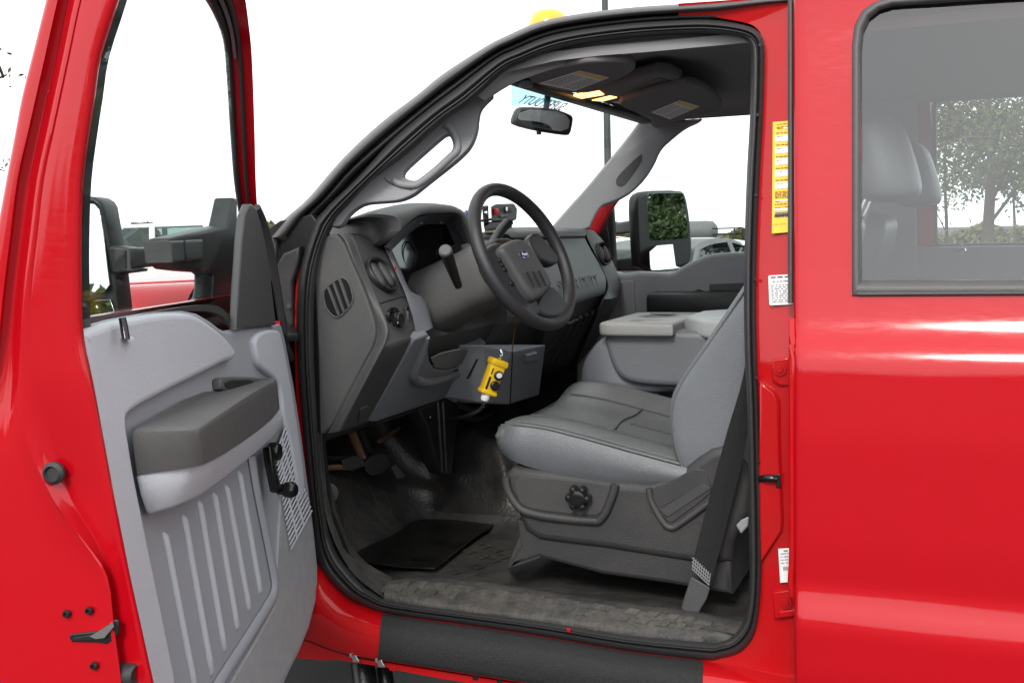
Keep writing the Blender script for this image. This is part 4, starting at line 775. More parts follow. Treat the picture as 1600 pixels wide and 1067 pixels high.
for x, y, r in [(667, 430, .040), (690, 395, .030), (640, 398, .034)]:
    c = H(x, y, X=CLX+.001)
    mk('gauge_ring', g_tube([c+V(0, math.cos(a)*r, math.sin(a)*r) for a in np.linspace(0, 2*math.pi, 25)], .0016, 5, 1, closed=True), DKSTEEL, cl_)
    if r > .036: mk('gauge_ticks', [g_box(c+V(.001, math.cos(a)*r*.8, math.sin(a)*r*.8), (.0006, .006, .0022), frame(V(1, 0, 0), V(0, math.cos(a), math.sin(a)))[:, [2, 0, 1]], 0) for a in np.linspace(-.6, 3.8, 12)]+[g_text(t, c+V(.001, dy, dz), V(0, 1, 0), V(0, 0, 1), .011, .0002) for t, dy, dz in (('20', -.026, .006), ('40', -.01, .02), ('60', .012, .016))], WHITE, cl_, 0)
mk('gauge_needle', g_box(H(664, 433, X=CLX+.003), (.001, .003, .03), bev=0), RSW, cl_)
mk('shift_display', g_plate([[H(x, y, X=-.93) for x, y in [(640, 455), (662, 449), (668, 456), (646, 464)]]], V(1, 0, .1), .004, .001), BLACK, DASH)
mk('warning_lamp', g_box(dash(617.5, 419, .010), (.003, .006, .008), bev=.001), RSW, DASH)
for x, y in [(658, 349), (690, 348)]: mk('bezel_oval', g_box(dash(x, y, -.055), (.004, .018, .006), bev=.002), PILL, DASH)  # two small pale ovals inside the bezel arch
# hood over the instruments
hl = [(546, 366), (572, 374), (598, 384), (626, 359.5), (656, 337), (690, 334), (715, 335), (727, 351), (739, 378)]
ht = [(533, 366), (548, 354), (572, 348), (606, 336), (644, 322.5), (689, 319), (712, 327), (729, 346), (742, 379)]
hf = [dash(x, y, .008) for x, y in hl]; h1 = [H(x, y, X=-.90) for x, y in ht]
hf[0] = dash2(548, 364, .004); hf[1] = dash2(574, 372, .006); hf[2] = dash2(598, 383, .03); h1[0] = V(-1.03, .075, 1.578); h1[1] = H(550, 352, X=-1.0); h1[2] = H(574, 347, X=-.97)
mk('cluster_hood', g_sheet([[p-V(.03, 0, 0) for p in hf], hf, [a*.5+b*.5+V(.012, 0, .004) for a, b in zip(hf, h1)], h1, [p-V(.10, 0, .004) for p in h1], [V(-1.28, p[1]+.01, 1.56) for p in h1]], 3, 3), DKPL, DASH, 60, label='charcoal hood over the instruments')
# knee panel
kp = [(647, 531), (670, 523), (669, 545), (671, 564), (679, 577), (700, 580), (724, 571), (736, 547), (760, 536), (735, 590), (704, 620), (585, 660), (576, 658), (612, 594)]
LON = unit(V(.2, 0, -.155)); c0 = dash2(650, 560, .006)
mk('knee_panel', g_plate([[pl(x, y, c0, LON) for x, y in kp]], LON, .03, .005), KNEE, DASH, 40, label='blue grey knee panel under the steering column')
mk('pocket_rim', g_tube([pl(x, y, c0+LON*.001, LON) for x, y in [(668, 527), (660, 548), (648, 576), (646, 588), (656, 596), (676, 596), (704, 588), (726, 576), (737, 550)]], [.006, .012, .014, .014, .012, .010, .008], 8), KNEE, DASH, 80)
mk('pocket_floor', g_plate([[pl(x, y, c0+LON*.002, LON) for x, y in [(674, 560), (690, 552), (722, 545), (732, 549), (722, 569), (700, 577), (680, 575)]]], LON, .004, .001), MIDG, DASH)
bx = [dash(704, 620, .006), dash(735, 585, .01), H(756, 539, X=-.815), H(800, 550, X=-.765), H(853, 539, X=-.775), H(843, 617, X=-.85), H(796, 632, X=-.84), H(761, 630, X=-.865)]
BX = mk('lower_console', g_hull(bx+[p-V(.16, 0, -.0) for p in bx]), KNEE_LIT, DASH, 20, bev=.006, seg=3, label='blue grey ashtray console under the dash')
nl = unit(np.cross(bx[6]-bx[3], bx[2]-bx[3])); nl = nl if nl[0] > 0 else -nl
nr = unit(np.cross(bx[4]-bx[3], bx[6]-bx[3])); nr = nr if nr[0] > 0 else -nr
mk('console_slot', g_plate([[pl(x, y, bx[3]+nl*.0015, nl) for x, y in [(729, 592), (744, 562), (759, 557), (757, 574), (748, 590)]]], nl, .002, .0005), BLACK, BX)
mk('console_slot', g_plate([[pl(x, y, bx[3]+nl*.0015, nl) for x, y in [(777, 556), (796, 554), (793, 564), (775, 567)]]], nl, .002, .0005), BLACK, BX)
mk('slot_shelf', g_plate([[pl(x, y, bx[3]+nl*.003, nl) for x, y in [(735, 587), (748, 583), (749, 586), (737, 590)]]], nl, .002, .0005), MIDG, BX)
mk('console_latch', g_plate([[pl(x, y, bx[3]+nr*.012, nr) for x, y in [(824, 556), (840, 551), (845, 562), (838, 565), (824, 567)]]], nr, .014, .003), CONS, BX)
mk('console_seam', g_tube([bx[3]+V(.002, 0, 0), bx[6]+V(.002, 0, 0)], .0015, 5, 1), BLACK, BX)
mk('under_dash_box', g_box(V(-1.0, .72, 1.26), (.18, .42, .10), bev=.01), BLACK, DASH)
mk('under_dash_lip', g_tube([pl(x, y, c0-LON*.01, LON) for x, y in [(585, 661), (640, 643), (704, 622), (760, 634)]], .006, 6), BLACK, DASH)
mk('fuse_tag', g_plate([[H(x, y, X=-1.0) for x, y in [(553, 660), (563, 657), (564, 662), (554, 665)]]], V(1, 0, 0), .003, .001), WHITE, DASH)
mk('brake_release', g_plate([[pl(x, y, c0+LON*.004, LON) for x, y in [(564, 640), (574, 635), (580, 637), (566, 660), (560, 662)]]], LON, .01, .002), DKPL, DASH)
# passenger side
gu_ = [[(830, 378), (871, 373), (913, 371)], [(836, 400), (884, 395), (925, 394)], [(848, 436), (900, 430), (943, 424)], [(852, 460), (903, 448), (947, 441)]]
GB = mk('glovebox_panel', g_sheet([[dash(x, y, .034) for x, y in r] for r in gu_]+[[dash(x, y, .026) for x, y in [(860, 484), (896, 474), (945, 458)]], [dash(x, y, -.0) for x, y in [(861, 486), (897, 476), (945, 460)]]], 3, 3, ext=V(-.03, 0, 0)), MIDG, DASH, 50, label='grey glovebox panel with embossed lettering')
tp = dash(874, 457.5, .0335); tx = dash(940, 444.5, .0335)-tp
mk('embossed_lettering', g_text('SUPER DUTY', tp, tx, unit(V(-.2, 0, .95)), np.linalg.norm(tx)/6.1, .0014, ys=.8), MIDG, GB, 0)
mk('dash_top_lip', g_sheet([[dash(x, y, o) for x, y in l] for l, o in (([(790, 356), (850, 355), (916, 358)], .0), ([(790, 362), (850, 361), (917, 362)], .04), ([(800, 373), (860, 371), (914, 370)], .045), ([(800, 377), (860, 374), (914, 373)], .02))], 3, 3, ext=V(-.03, 0, 0)), DKPL, DASH, 60)
rl = [(913, 357), (914, 372), (928, 400), (946, 440), (945, 458), (934, 482), (893, 578)]; rr_ = [(928, 361), (944, 379), (957, 409), (971, 443), (967, 462), (958, 482), (905, 604)]
mk('dash_end_panel', g_sheet([[dash(x, y, .01) for x, y in rl], [dash(*lerp(a, b, .15), .036) for a, b in zip(rl, rr_)], [dash(*lerp(a, b, .8), .036) for a, b in zip(rl, rr_)], [dash(x, y, .01) for x, y in rr_], [dash(x, y, -.1) for x, y in rr_]], 3, 3), DKPL, DASH, 50)
gl_ = [[(856, 487), (895, 477), (944, 460)], [(850, 520), (888, 515), (924, 505)], [(838, 590), (866, 582), (894, 576)]]
mk('glovebox_door', g_sheet([[dash(x, y, .012) for x, y in r] for r in gl_], 3, 3, ext=V(-.03, 0, 0)), DKPL, DASH, 50, label='ribbed lower glovebox door')
for a, b in [((886, 503), (846, 562)), ((897, 500), (857, 566)), ((907, 495), (868, 568)), ((917, 491), (879, 568)), ((926, 487), (890, 565)), ((935, 482), (902, 556))]:
    mk('door_rib', g_tube([dash(*lerp(a, b, t), .013) for t in (0, .33, .66, 1)], (.009, .007), 6, 2, flat=V(0, 1, 0)), DKPL, DASH, 80)
mk('glovebox_line', g_tube([dash(883, 508, .016), dash(903, 499, .016)], .003, 5, 1), MIDG, DASH)
RAD = mk('radio', g_plate([[dash(x, y, .012) for x, y in [(846, 405), (878, 402), (890, 440), (880, 462), (858, 460)]]], UPN, .03, .004), MIDG, DASH, label='grey centre stack behind the wheel')
for k in range(3): mk('radio_button', g_box(dash(869+3*k, 420+12*k, .016), (.008, .02, .008), bev=.002), WHITE if k == 2 else PILL, RAD)
# ---- steering column, stalks, wheel
W0 = V(-.643, .387, 1.526); wt, wy = .4218, -.166
wn = V(math.cos(wt)*math.cos(wy), math.cos(wt)*math.sin(wy), math.sin(wt)); e1 = unit(np.cross([0, 0, 1], wn)); e2 = np.cross(wn, e1)
wp = lambda a, b, h=0: W0+e1*a+e2*b+wn*h
pw = lambda x, y, h=0: pl(x, y, W0+wn*h, wn)
def colr(h, a, b, da=0, db=0, k=3.2): return [wp(da+a*np.sign(math.cos(q))*abs(math.cos(q))**(2/k), db+b*np.sign(math.sin(q))*abs(math.sin(q))**(2/k), h) for q in np.linspace(0, 2*math.pi, 28, endpoint=False)]
SC = mk('steering_column', g_loft([colr(-.035, .055, .055), colr(-.04, .072, .068), colr(-.075, .078, .075), colr(-.08, .086, .082, 0, 0), colr(-.15, .090, .080, 0, .004), colr(-.25, .098, .084, 0, .008), colr(-.34, .104, .088, 0, .01)], nv=2), PLAS, T, 40, label='grey steering column shroud')
mk('column_collar', g_loft([colr(-.03, .05, .05), colr(-.036, .066, .064), colr(-.078, .080, .078), colr(-.082, .06, .06)]), BLACK, SC)
sa, sb_, sc_ = H(716, 446, X=-.76), H(706, 420, X=-.735), H(696, 392, X=-.71)
STK = mk('turn_signal_stalk', g_tube([sa, sb_, sc_], [.010, .013, .0155], 14), BLACK, SC, 70)
mk('stalk_cap', g_lathe(sc_, sc_-sb_, [(.0001, -.004), (.0145, -.004), (.0145, .003), (.012, .006), (.0001, .0065)], 18), PLAS, STK)
mk('gear_lever', [g_tube([pw(752, 400, -.07), pw(770, 380, -.07), pw(783, 360, -.06), pw(794, 347, -.05)], (.011, .016), 10, 4, flat=e1)], BLACK, SC, 60, label='black column gear lever')
mk('key_ring', [g_tube([H(806, 506, X=-.72), H(804, 515, X=-.72), H(800, 552, X=-.74)], .0018, 5), g_box(H(806, 500, X=-.72), (.012, .02, .02), bev=.004)], RUST, SC)
ST = mk('steering_wheel', g_tube([wp(.1835*math.cos(q), .1835*math.sin(q), 0) for q in np.linspace(0, 2*math.pi, 65)], (.0175, .0160), 16, 1, flat=wn, closed=True), WHEELM, T, 80, label='black four spoke steering wheel')
sp = lambda pts, h, th, m, it=1, bev=.008, name='spoke', label=None: mk(name, g_plate([chaikin([pw(x, y, h) for x, y in pts], it)], wn, th, bev, 0, 3), m, ST, 50, label=label)
sp([(756, 396), (764, 384), (782, 376), (800, 392), (818, 432), (836, 462), (848, 488), (836, 497), (812, 476), (784, 450), (764, 424)], .012, .03, WHEELM)
sp([(824, 374), (838, 360), (850, 372), (866, 390), (876, 408), (866, 414), (852, 408), (842, 404)], .012, .03, WHEELM)
sp([(856, 446), (868, 448), (886, 470), (890, 484), (874, 497), (850, 494), (838, 480), (842, 464)], .012, .03, WHEELM)
HB = sp([(784, 386), (792, 378), (808, 371), (820, 372), (832, 384), (848, 410), (866, 440), (862, 452), (846, 466), (838, 468), (826, 454), (810, 428), (794, 402)], .036, .05, DKPL, 2, .014, 'horn_pad', 'dark horn pad with a small blue oval badge')
for k in range(3):
    x, y = 823+9.5*k, 425-.8*k
    mk('pad_rib', g_tube([pw(x, y, .037), pw(x+6, y+13, .038), pw(x+11, y+24, .037)], .0028, 6), BLACK, ST)
ec = pw(818, 398, .036)
EM = mk('wheel_emblem', g_lathe(ec, wn, [(.0001, 0), (.0185, 0), (.0185, .0022), (.017, .0028), (.0001, .0028)], 28, 1.0, e1), CHROME, ST)
me = EM.data
for o_, s_ in ((EM, .44),):
    for v in o_.data.vertices:
        q = np.array(v.co)-ec; q = q-e2*(q @ e2)*(1-.56); v.co = ec+q
E2_ = mk('emblem_field', g_lathe(ec+wn*.0029, wn, [(.0001, 0), (.0165, 0), (.0165, .0005), (.0001, .0005)], 28, 1.0, e1), BLUE, ST)
for v in E2_.data.vertices:
    q = np.array(v.co)-ec; q = q-e2*(q @ e2)*(1-.54); v.co = ec+q
mk('emblem_lettering', g_text('Ford', ec+wn*.0036-e1*.0125-e2*.0036, e1, e2, .0125, .0002, shear=.35), WHITE, ST, 0)
for k, (x, y) in enumerate([(782, 405), (786, 412), (790, 419), (800, 441)]):
    mk('wheel_switch', g_plate([chaikin([pw(x+a, y+b, .016) for a, b in [(-3, -3), (3, -2), (5, 5), (-1, 4)]], 1)], wn, .006, .002), BLACK, ST)
# control box with red switch on the dash top (a thing of its own)
CB = thing('switch_box', 'small black control box with a red switch standing on the dash behind the steering wheel', 'control box', V(-.95, .86, 1.59))
qb = lambda x, y, X=-.90: H(x, y, X=X)
mk('box_body', g_hull([qb(*p, X_) for X_ in (-.90, -.97) for p in [(767, 323), (775, 319), (803, 318), (808, 327), (807, 343), (800, 346), (768, 347)]]), BLACK, CB, 20, bev=.004)
mk('box_bracket', g_hull([qb(*p, X_) for X_ in (-.91, -.94) for p in [(753, 322), (763, 321), (764, 352), (756, 356)]]), DKPL, CB, 20, bev=.003)
mk('box_foot', g_hull([qb(*p, X_) for X_ in (-.91, -.96) for p in [(756, 347), (800, 344), (800, 358), (757, 360)]]), BLACK, CB, 20, bev=.003)
mk('red_switch', g_box(qb(776, 331, -.895), (.012, .012, .018), bev=.002), RSW, CB)
mk('box_display', g_box(qb(795, 328, -.895), (.010, .024, .018), bev=.002), DKPL, CB)
mk('box_lamp', g_box(qb(792, 327, -.889), (.006, .006, .012), bev=.002), WHITE, CB)
mk('box_buttons', g_box(qb(789, 338, -.895), (.010, .045, .006), bev=.002), MIDG, CB)
mk('box_bolt', g_lathe(qb(758, 333, -.905), V(1, 0, 0), [(.0001, 0), (.006, 0), (.006, .005), (.0001, .006)], 8), CHROME, CB)
mk('box_cable', g_tube([qb(767, 343), qb(750, 345, -.92), qb(738, 340, -.95), qb(728, 330, -.96)], .004, 6), BLACK, CB)
mk('box_connector', [g_box(qb(727, 335, -.95), (.02, .02, .014), bev=.003)], BLUEW, CB)
# ================================================================== floor
def fz(X, Y):
    sm = lambda t: max(0, min(1, t))**2*(3-2*max(0, min(1, t)))
    z = .742 + .30*sm((-1.06-X)/.28)
    z += .20*sm((Y-.62)/.18)*sm((1.28-Y)/.2)*(.25+.75*sm((-.55-X)/.4))
    z += .016*math.sin(26*Y+6*X+2*math.sin(7*X))*sm((-.66-X)/.25)*sm((Y-.60)/.12)*sm((1.0-Y)/.1)
    z += .012*math.sin(9*Y+7*X)*math.sin(13*X-4*Y+1.3)*sm((-.98-X)/.1) + .02*sm((-.9-X)/.15)*math.sin(14*Y+2)*math.sin(11*X)
    return z
fx = np.linspace(-1.34, .35, 90); fy = np.linspace(.06, 1.72, 70)
FL = mk('cab_floor', g_sheet([[V(x, y, fz(x, y)) for x in fx] for y in fy], 1, 1), FLOOR, T, 80, label='dusty black vinyl floor of the cab')
# the loose vinyl draped over the hump, in folds
def onsurf(x, y, dz):
    d = ray(x, y)
    lo_, hi_ = 1.4, 4.6; prev = lo_
    for t in np.linspace(lo_, hi_, 110):
        q = CP+d*t
        if q[1] > .05 and q[2] < fz(q[0], q[1])+dz:
            a, b = prev, t
            for _ in range(8):
                m_ = (a+b)/2; q = CP+d*m_
                if q[2] < fz(q[0], q[1])+dz: b = m_
                else: a = m_
            return CP+d*b
        prev = t
    return CP+d*hi_
def segd(p, l):
    best = 1e9
    for a, b in zip(l, l[1:]):
        a, b = V(*a), V(*b); t = max(0, min(1, ((p-a) @ (b-a))/((b-a) @ (b-a)))); best = min(best, np.linalg.norm(p-a-(b-a)*t))
    return best
folds = [([(604, 648), (624, 682), (654, 714), (706, 742)], 20, .034), ([(745, 640), (732, 715), (716, 795)], 30, .030), ([(780, 690), (794, 765)], 16, .022), ([(560, 742), (610, 758), (680, 768)], 14, .012)]
gx = np.linspace(500, 806, 60)
rws = []
for t in np.linspace(0, 1, 34):
    r = []
    for x in gx:
        y = 640+t*(float(np.interp(x, [500, 560, 640, 690, 806], [738, 752, 780, 800, 806]))-640)
        e_ = min(1, t*8, (1-t)*6, (x-500)/26, (806-x)/12)
        r.append(onsurf(x, y, .004+max(0, e_)*sum(h*math.exp(-(segd(V(x, y), l)/w_)**2) for l, w_, h in folds)))
    rws.append(r)
mk('vinyl_drape', g_sheet(rws, 1, 1), DRAPE, FL, 80, label='loose black vinyl lying in folds over the hump')
# kick panel and inner sill
mk('kick_panel', g_sheet([[side(x, y, .03) for x, y in l] if k == 0 else [H(x, y, Y=.10) for x, y in l] for k, l in enumerate([[(491, 678), (497, 740), (506, 790), (514, 822), (528, 858), (556, 900), (600, 934)], [(497, 676), (506, 740), (516, 785), (524, 815), (541, 852), (566, 882), (606, 906)]])], 3, 3, ext=V(0, .02, 0)), MATR, T, 60)
mk('kick_side', g_plate([[V(-1.34, .09, .70), V(-1.09, .09, .70), V(-1.09, .09, 1.14), V(-1.34, .09, 1.14)]], NY*-1, .01, .001), BLACK, T)
mk('fuse_cover', g_plate([[H(x, y, Y=.085) for x, y in [(499, 684), (505, 684), (507, 760), (501, 768)]]], NY, .012, .003), GLOSSB, T)
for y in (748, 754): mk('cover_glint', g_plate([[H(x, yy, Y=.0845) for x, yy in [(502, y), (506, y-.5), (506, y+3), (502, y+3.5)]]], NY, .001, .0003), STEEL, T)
mk('vent_knob', g_lathe(H(512, 770, Y=.12), V(.6, -.8, .1), [(.0001, -.01), (.028, -.01), (.026, .004), (.0001, .006)], 18), BLACK, T)
# sill scuff plate with raised tread blocks
s0 = [(600, 936), (650, 945), (725, 956), (850, 972), (978, 992), (1050, 1001), (1099, 1006)]
s1 = [(604, 912), (652, 906), (725, 911), (850, 929), (978, 948), (1050, 957), (1117, 968)]
SPp = []
for a, b in zip(s0, s1):
    p = side(*a, .022); q = H(*b, Z=.772); SPp.append((p, q))
SILL = mk('sill_scuff_plate', g_sheet([[p+V(0, .004, -.02) for p, q in SPp], [p for p, q in SPp], [p*.92+q*.08+V(0, 0, .010) for p, q in SPp], [p*.5+q*.5+V(0, 0, .008) for p, q in SPp], [p*.1+q*.9+V(0, 0, .004) for p, q in SPp], [q+V(0, .02, -.02) for p, q in SPp]], 4, 3), MATR, T, 60, label='dusty rubber scuff plate with tread blocks on the door sill')
def sillp(u, v):
    k = u*(len(SPp)-1); i = min(int(k), len(SPp)-2); f = k-i
    p = SPp[i][0]*(1-f)+SPp[i+1][0]*f; q = SPp[i][1]*(1-f)+SPp[i+1][1]*f
    return p*(1-v)+q*v+V(0, 0, .010)
rnd = random.Random(5)
for row, (v0, v1) in enumerate([(.28, .50), (.58, .78)]):
    for k in range(13):
        u = .04+k*.073+row*.036
        if u > .95: continue
        du = .044; sh = .018
        q = [sillp(u, v0), sillp(u+du, v0), sillp(u+du+sh, v1), sillp(u+sh, v1)]
        mk('tread_block', g_hull([p+V(0, 0, rnd.uniform(.0015, .0035)) for p in [(q[0]*.94+q[2]*.06), (q[1]*.94+q[3]*.06), (q[2]*.94+q[0]*.06), (q[3]*.94+q[1]*.06)]]+[p-V(0, 0, .006) for p in q]), MATR, SILL, 25)
mk('sill_end', g_sheet([[H(1108, 966, Z=.764), H(1140, 971, Z=.764), H(1176, 978, Z=.764)], [H(1100, 985, Z=.758), H(1135, 988, Z=.758), H(1172, 988, Z=.758)], [side(1092, 1006, .024), side(1130, 1004, .024), side(1170, 1000, .024)]], 3, 3, ext=V(0, 0, -.02)), MATR, T, 60)
i0 = [H(x, y, Z=.772) for x, y in [(604, 911), (652, 905), (725, 910), (850, 928), (978, 947), (1050, 956), (1117, 967), (1172, 978)]]
i1 = [p+V(0, .05, -.022) for p in i0]
mk('inner_sill', g_sheet([[p+V(0, -.03, -.012) for p in i0], i0, [p+V(0, .025, .0) for p in i0], i1, [p+V(0, .10, -.04) for p in i0]], 3, 3), FLOOR, T, 60)
for u, v in [(.42, .56), (.55, .3), (.7, .6)]: pass
mk('seal_joint', g_plate([[side(x, y, -.022) for x, y in [(885, 981), (891, 982), (891, 988), (886, 987)]]], NY, .004, .001), REDIN, T)
# floor mat tread, worn pad
def onfloor(x, y, dz=0.):
    p = H(x, y, Z=.742)
    for _ in range(12): p = H(x, y, Z=fz(p[0], p[1])+dz)
    return p
rnd = random.Random(11)
for i in range(7):
    for j in range(4):
        x = 530+i*13+j*10+rnd.uniform(-1, 1); y = 806-i*1+j*12+i*3.2+rnd.uniform(-1, 1)
        if x > 612-j*22: continue
        q = [onfloor(a, b, .003) for a, b in [(x, y), (x+9, y+3), (x+13, y+10), (x+4, y+7)]]
        mk('mat_tread', g_tube(q+[q[0]], .0022, 5, 1, closed=True), FLOOR, FL, 60)
for x, y in [(625, 792), (648, 800), (660, 790), (742, 868), (760, 874), (722, 860), (745, 852), (764, 858), (700, 892), (735, 884), (775, 868)]:
    q = [onfloor(a, b, .003) for a, b in [(x, y), (x+11, y-3), (x+22, y+1), (x+11, y+5)]]
    mk('mat_tread', g_tube(q+[q[0]], .0018, 5, 1, closed=True), FLOOR, FL, 60)
PAD = mk('floor_pad', g_plate([[H(x, y, Z=.759) for x, y in [(549, 867), (600, 837), (660, 797), (690, 800), (782, 813), (740, 840), (680, 887), (630, 885), (566, 877)]]], V(0, 0, 1), .004, .0015), PADM, None)
tag(PAD, 'worn glossy black rubber pad lying on the driver floor below the pedals', 'floor mat')
# pedals
PX = -1.10
mk('brake_pedal', [g_hull([H(x, y, X=X_) for X_ in (PX, PX-.02) for x, y in [(571, 719), (588, 708), (604, 709), (611, 726), (600, 738), (581, 744), (570, 734)]])], RUBBER, T, 25, bev=.004, label='wide brake pedal')
mk('brake_arm', g_tube([H(548, 672, X=PX-.03), H(556, 692, X=PX-.03), H(566, 716, X=PX-.02)], (.016, .012), 8, 3), RUST, T, 60)
mk('pedal_rod', g_tube([H(562, 668, X=PX-.01), H(570, 690, X=PX-.01), H(578, 704, X=PX-.01), H(600, 702, X=PX-.015)], .011, 8), BLACK, T)
mk('parking_brake_pedal', [g_hull([H(x, y, X=X_, ) for X_ in (PX+.03, PX+.01) for x, y in [(533, 719), (552, 711), (566, 714), (573, 727), (553, 734), (536, 730)]])], RUBBER, T, 25, bev=.004)
mk('parking_brake_arm', g_tube([H(506, 731, X=PX+.02), H(530, 729.5, X=PX+.02), H(551, 731, X=PX+.02)], .007, 8), RUST, T)
mk('brake_cable', g_tube([H(506, 712, X=PX), H(522, 716, X=PX), H(545, 712, X=PX)], .006, 6), BLACK, T)
mk('accelerator_pedal', g_hull([H(x, y, X=X_) for X_ in (PX+.04, PX+.025) for x, y in [(611, 729), (618, 726), (633, 742), (631, 746), (620, 748)]]), DKPL, T, 25, bev=.002)
mk('accelerator_arm', g_tube([H(592, 690, X=PX-.06), H(610, 678, X=PX-.06), H(624, 668, X=PX-.06)], .007, 6), RUST, T)
# vertical duct between dash and floor
dv_ = [(661, 640), (682, 624), (712, 622), (709, 672), (703, 741), (691, 741), (685, 726), (674, 672)]
DU = mk('centre_duct', g_plate([[H(x, y, X=-.98) for x, y in dv_]], V(1, -.15, 0), .05, .008), BLACK, T, label='black vertical panel below the dash')
for x0, x1 in [(684, 691), (692, 697)]: mk('duct_rib', g_tube([H(x0, 628, X=-.978), H(lerp((x0, 0), (x1, 0), .5)[0], 680, X=-.976), H(x1, 738, X=-.978)], .004, 6), RUBBER, DU)
mk('duct_screw', g_lathe(H(673, 652, X=-.979), V(1, 0, 0), [(.0001, 0), (.008, 0), (.006, .004), (.0001, .005)], 12), DKSTEEL, DU)
mk('wire_bundle', [g_tube([H(715, 630, X=-.95), H(735, 640, X=-.93), H(757, 634, X=-.92)], .008, 6), g_tube([H(718, 650, X=-.95), H(745, 655, X=-.93), H(770, 644, X=-.92)], .006, 6)], BLACK, T)
# ================================================================== driver seat
SEAT = mk('driver_seat', g_plate([[H(x, y, Y=.155) for x, y in [(786, 742), (800, 729), (860, 737), (955, 752), (1014, 755), (1046, 744), (1068, 733), (1090, 714), (1110, 701), (1128, 697), (1150, 706), (1166, 727), (1174, 760), (1172, 800), (1160, 824), (1146, 846), (1142, 878), (1122, 882), (1079, 880), (1010, 869), (941, 858), (890, 852), (840, 845), (818, 830), (804, 795), (789, 764)]]], NY, .55, .02, 0, 4), SEATB, T, 45, label='grey vinyl driver seat on a charcoal plastic base')
S_ = SEAT
sy = lambda x, y, Y: H(x, y, Y=Y)
mk('seat_pocket', g_plate([chaikin([sy(x, y, .1525) for x, y in [(801, 742), (850, 746), (955, 756), (957, 763), (948, 785), (938, 803), (925, 806), (860, 800), (820, 793), (808, 780)]], 1)], NY, .006, .002), SEATP, S_, 50)
mk('pocket_lip', g_tube([sy(x, y, .150) for x, y in [(790, 745), (793, 765), (804, 785), (820, 799), (860, 808), (925, 814), (938, 811), (948, 796), (958, 770), (961, 757)]], (.010, .008), 8, 4, flat=V(0, 0, 1)), SEATB, S_, 80)
KN = mk('seat_knob', [g_lathe(sy(905, 776, .148), V(.1, -1, 0), [(.0001, -.01), (.020, -.01), (.022, .012), (.018, .024), (.010, .027), (.0001, .025)], 24)]+[g_lathe(sy(905, 776, .148)+V(.0215*math.cos(q), 0, .0215*math.sin(q)), V(.1, -1, 0), [(.0001, -.004), (.0085, -.004), (.0095, .010), (.007, .022), (.0001, .024)], 12) for q in np.linspace(0, 2*math.pi, 6, endpoint=False)], GLOSSB, S_, 50, label='black lobed adjuster knob')
mk('lever_recess', g_plate([chaikin([sy(x, y, .1525) for x, y in [(1016, 764), (1040, 756), (1098, 724), (1112, 762), (1110, 772), (1060, 810), (1048, 818), (1036, 808), (1020, 785)]], 1)], NY, .006, .002), SEATB, S_, 50)
mk('recess_rim', g_tube([sy(x, y, .150) for x, y in [(1014, 762), (1018, 784), (1036, 815), (1048, 824), (1062, 818), (1112, 782)]], .007, 8), SEATP, S_, 80)
mk('recess_ledge', g_hull([sy(x, y, Y_) for Y_ in (.150, .156) for x, y in [(1030, 796), (1098, 755), (1112, 762), (1042, 808)]]), SEATP, S_, 20, bev=.002)
mk('recess_shadow_gap', g_plate([[sy(x, y, .1515) for x, y in [(1034, 792), (1094, 757), (1096, 760), (1038, 797)]]], NY, .002, .0005), BLACK, S_)
mk('seat_pedestal', g_plate([[sy(x, y, .168) for x, y in [(806, 812), (1142, 860), (1144, 930), (1040, 912), (940, 898), (843, 872), (820, 880), (793, 890), (790, 884), (810, 850)]]], NY, .46, .012), SEATB, T)
mk('seat_foot', g_hull([sy(x, y, Y_) for Y_ in (.17, .30) for x, y in [(812, 835), (845, 847), (846, 872), (820, 882), (794, 890), (791, 885), (806, 872)]]), SEATB, T, 25, bev=.004)
mk('seat_hinge_cover', g_hull([sy(x, y, Y_) for Y_ in (.16, .25) for x, y in [(1148, 716), (1164, 730), (1172, 775), (1170, 800), (1158, 800), (1150, 760)]]), SEATB, S_, 30, bev=.01)
mk('seat_lever', g_hull([sy(x, y, Y_) for Y_ in (.11, .13) for x, y in [(1150, 820), (1158, 812), (1170, 806), (1169, 822), (1158, 834)]]), PILL, S_, 30, bev=.003)
# cushion
zt_ = lambda X: float(np.interp(X, [-.64, -.61, -.56, -.5, -.4, -.306, -.2, -.12], [1.132, 1.142, 1.141, 1.134, 1.114, 1.093, 1.071, 1.056]))
zb_ = lambda X: float(np.interp(X, [-.64, -.61, -.56, -.5, -.43, -.355, -.2], [1.080, 1.070, 1.052, 1.041, 1.033, 1.028, 1.028]))
def cush(u, X):
    """closed section of the cushion at X: (Y, z)"""
    zt = zt_(X); zb = zb_(X)
    P_ = [(.30, zb-.0), (.215, zb), (.178, zb+.012), (.165, zb+.035), (.170, zt-.010), (.190, zt+.003), (.215, zt+.007), (.245, zt+.008), (.29, zt+.004), (.33, zt-.006), (.38, zt-.009), (.455, zt-.006), (.53, zt-.004), (.575, zt+.006), (.62, zt+.024), (.66, zt+.035), (.70, zt+.030), (.73, zt+.008), (.735, zb+.02), (.70, zb), (.5, zb)]
    return P_
lo = []
for X, s in [(-.640, .30), (-.640, .55), (-.634, .80), (-.618, .94), (-.588, 1.0), (-.52, 1.0), (-.44, .985), (-.36, .98), (-.28, .985), (-.2, .99), (-.13, .98)]:
    pr = cush(0, X); zc = np.mean([p[1] for p in pr]); yc = .45
    lo.append([V(X, yc+(y-yc)*(1 if s > .9 else .93+.07*s), zc-.012*(1-s)+(z-zc)*s) for y, z in pr])
CU = mk('seat_cushion', g_loft(lo, True, 3, 3), LEATH, S_, 80, label='worn grey vinyl seat cushion with stitched seams')
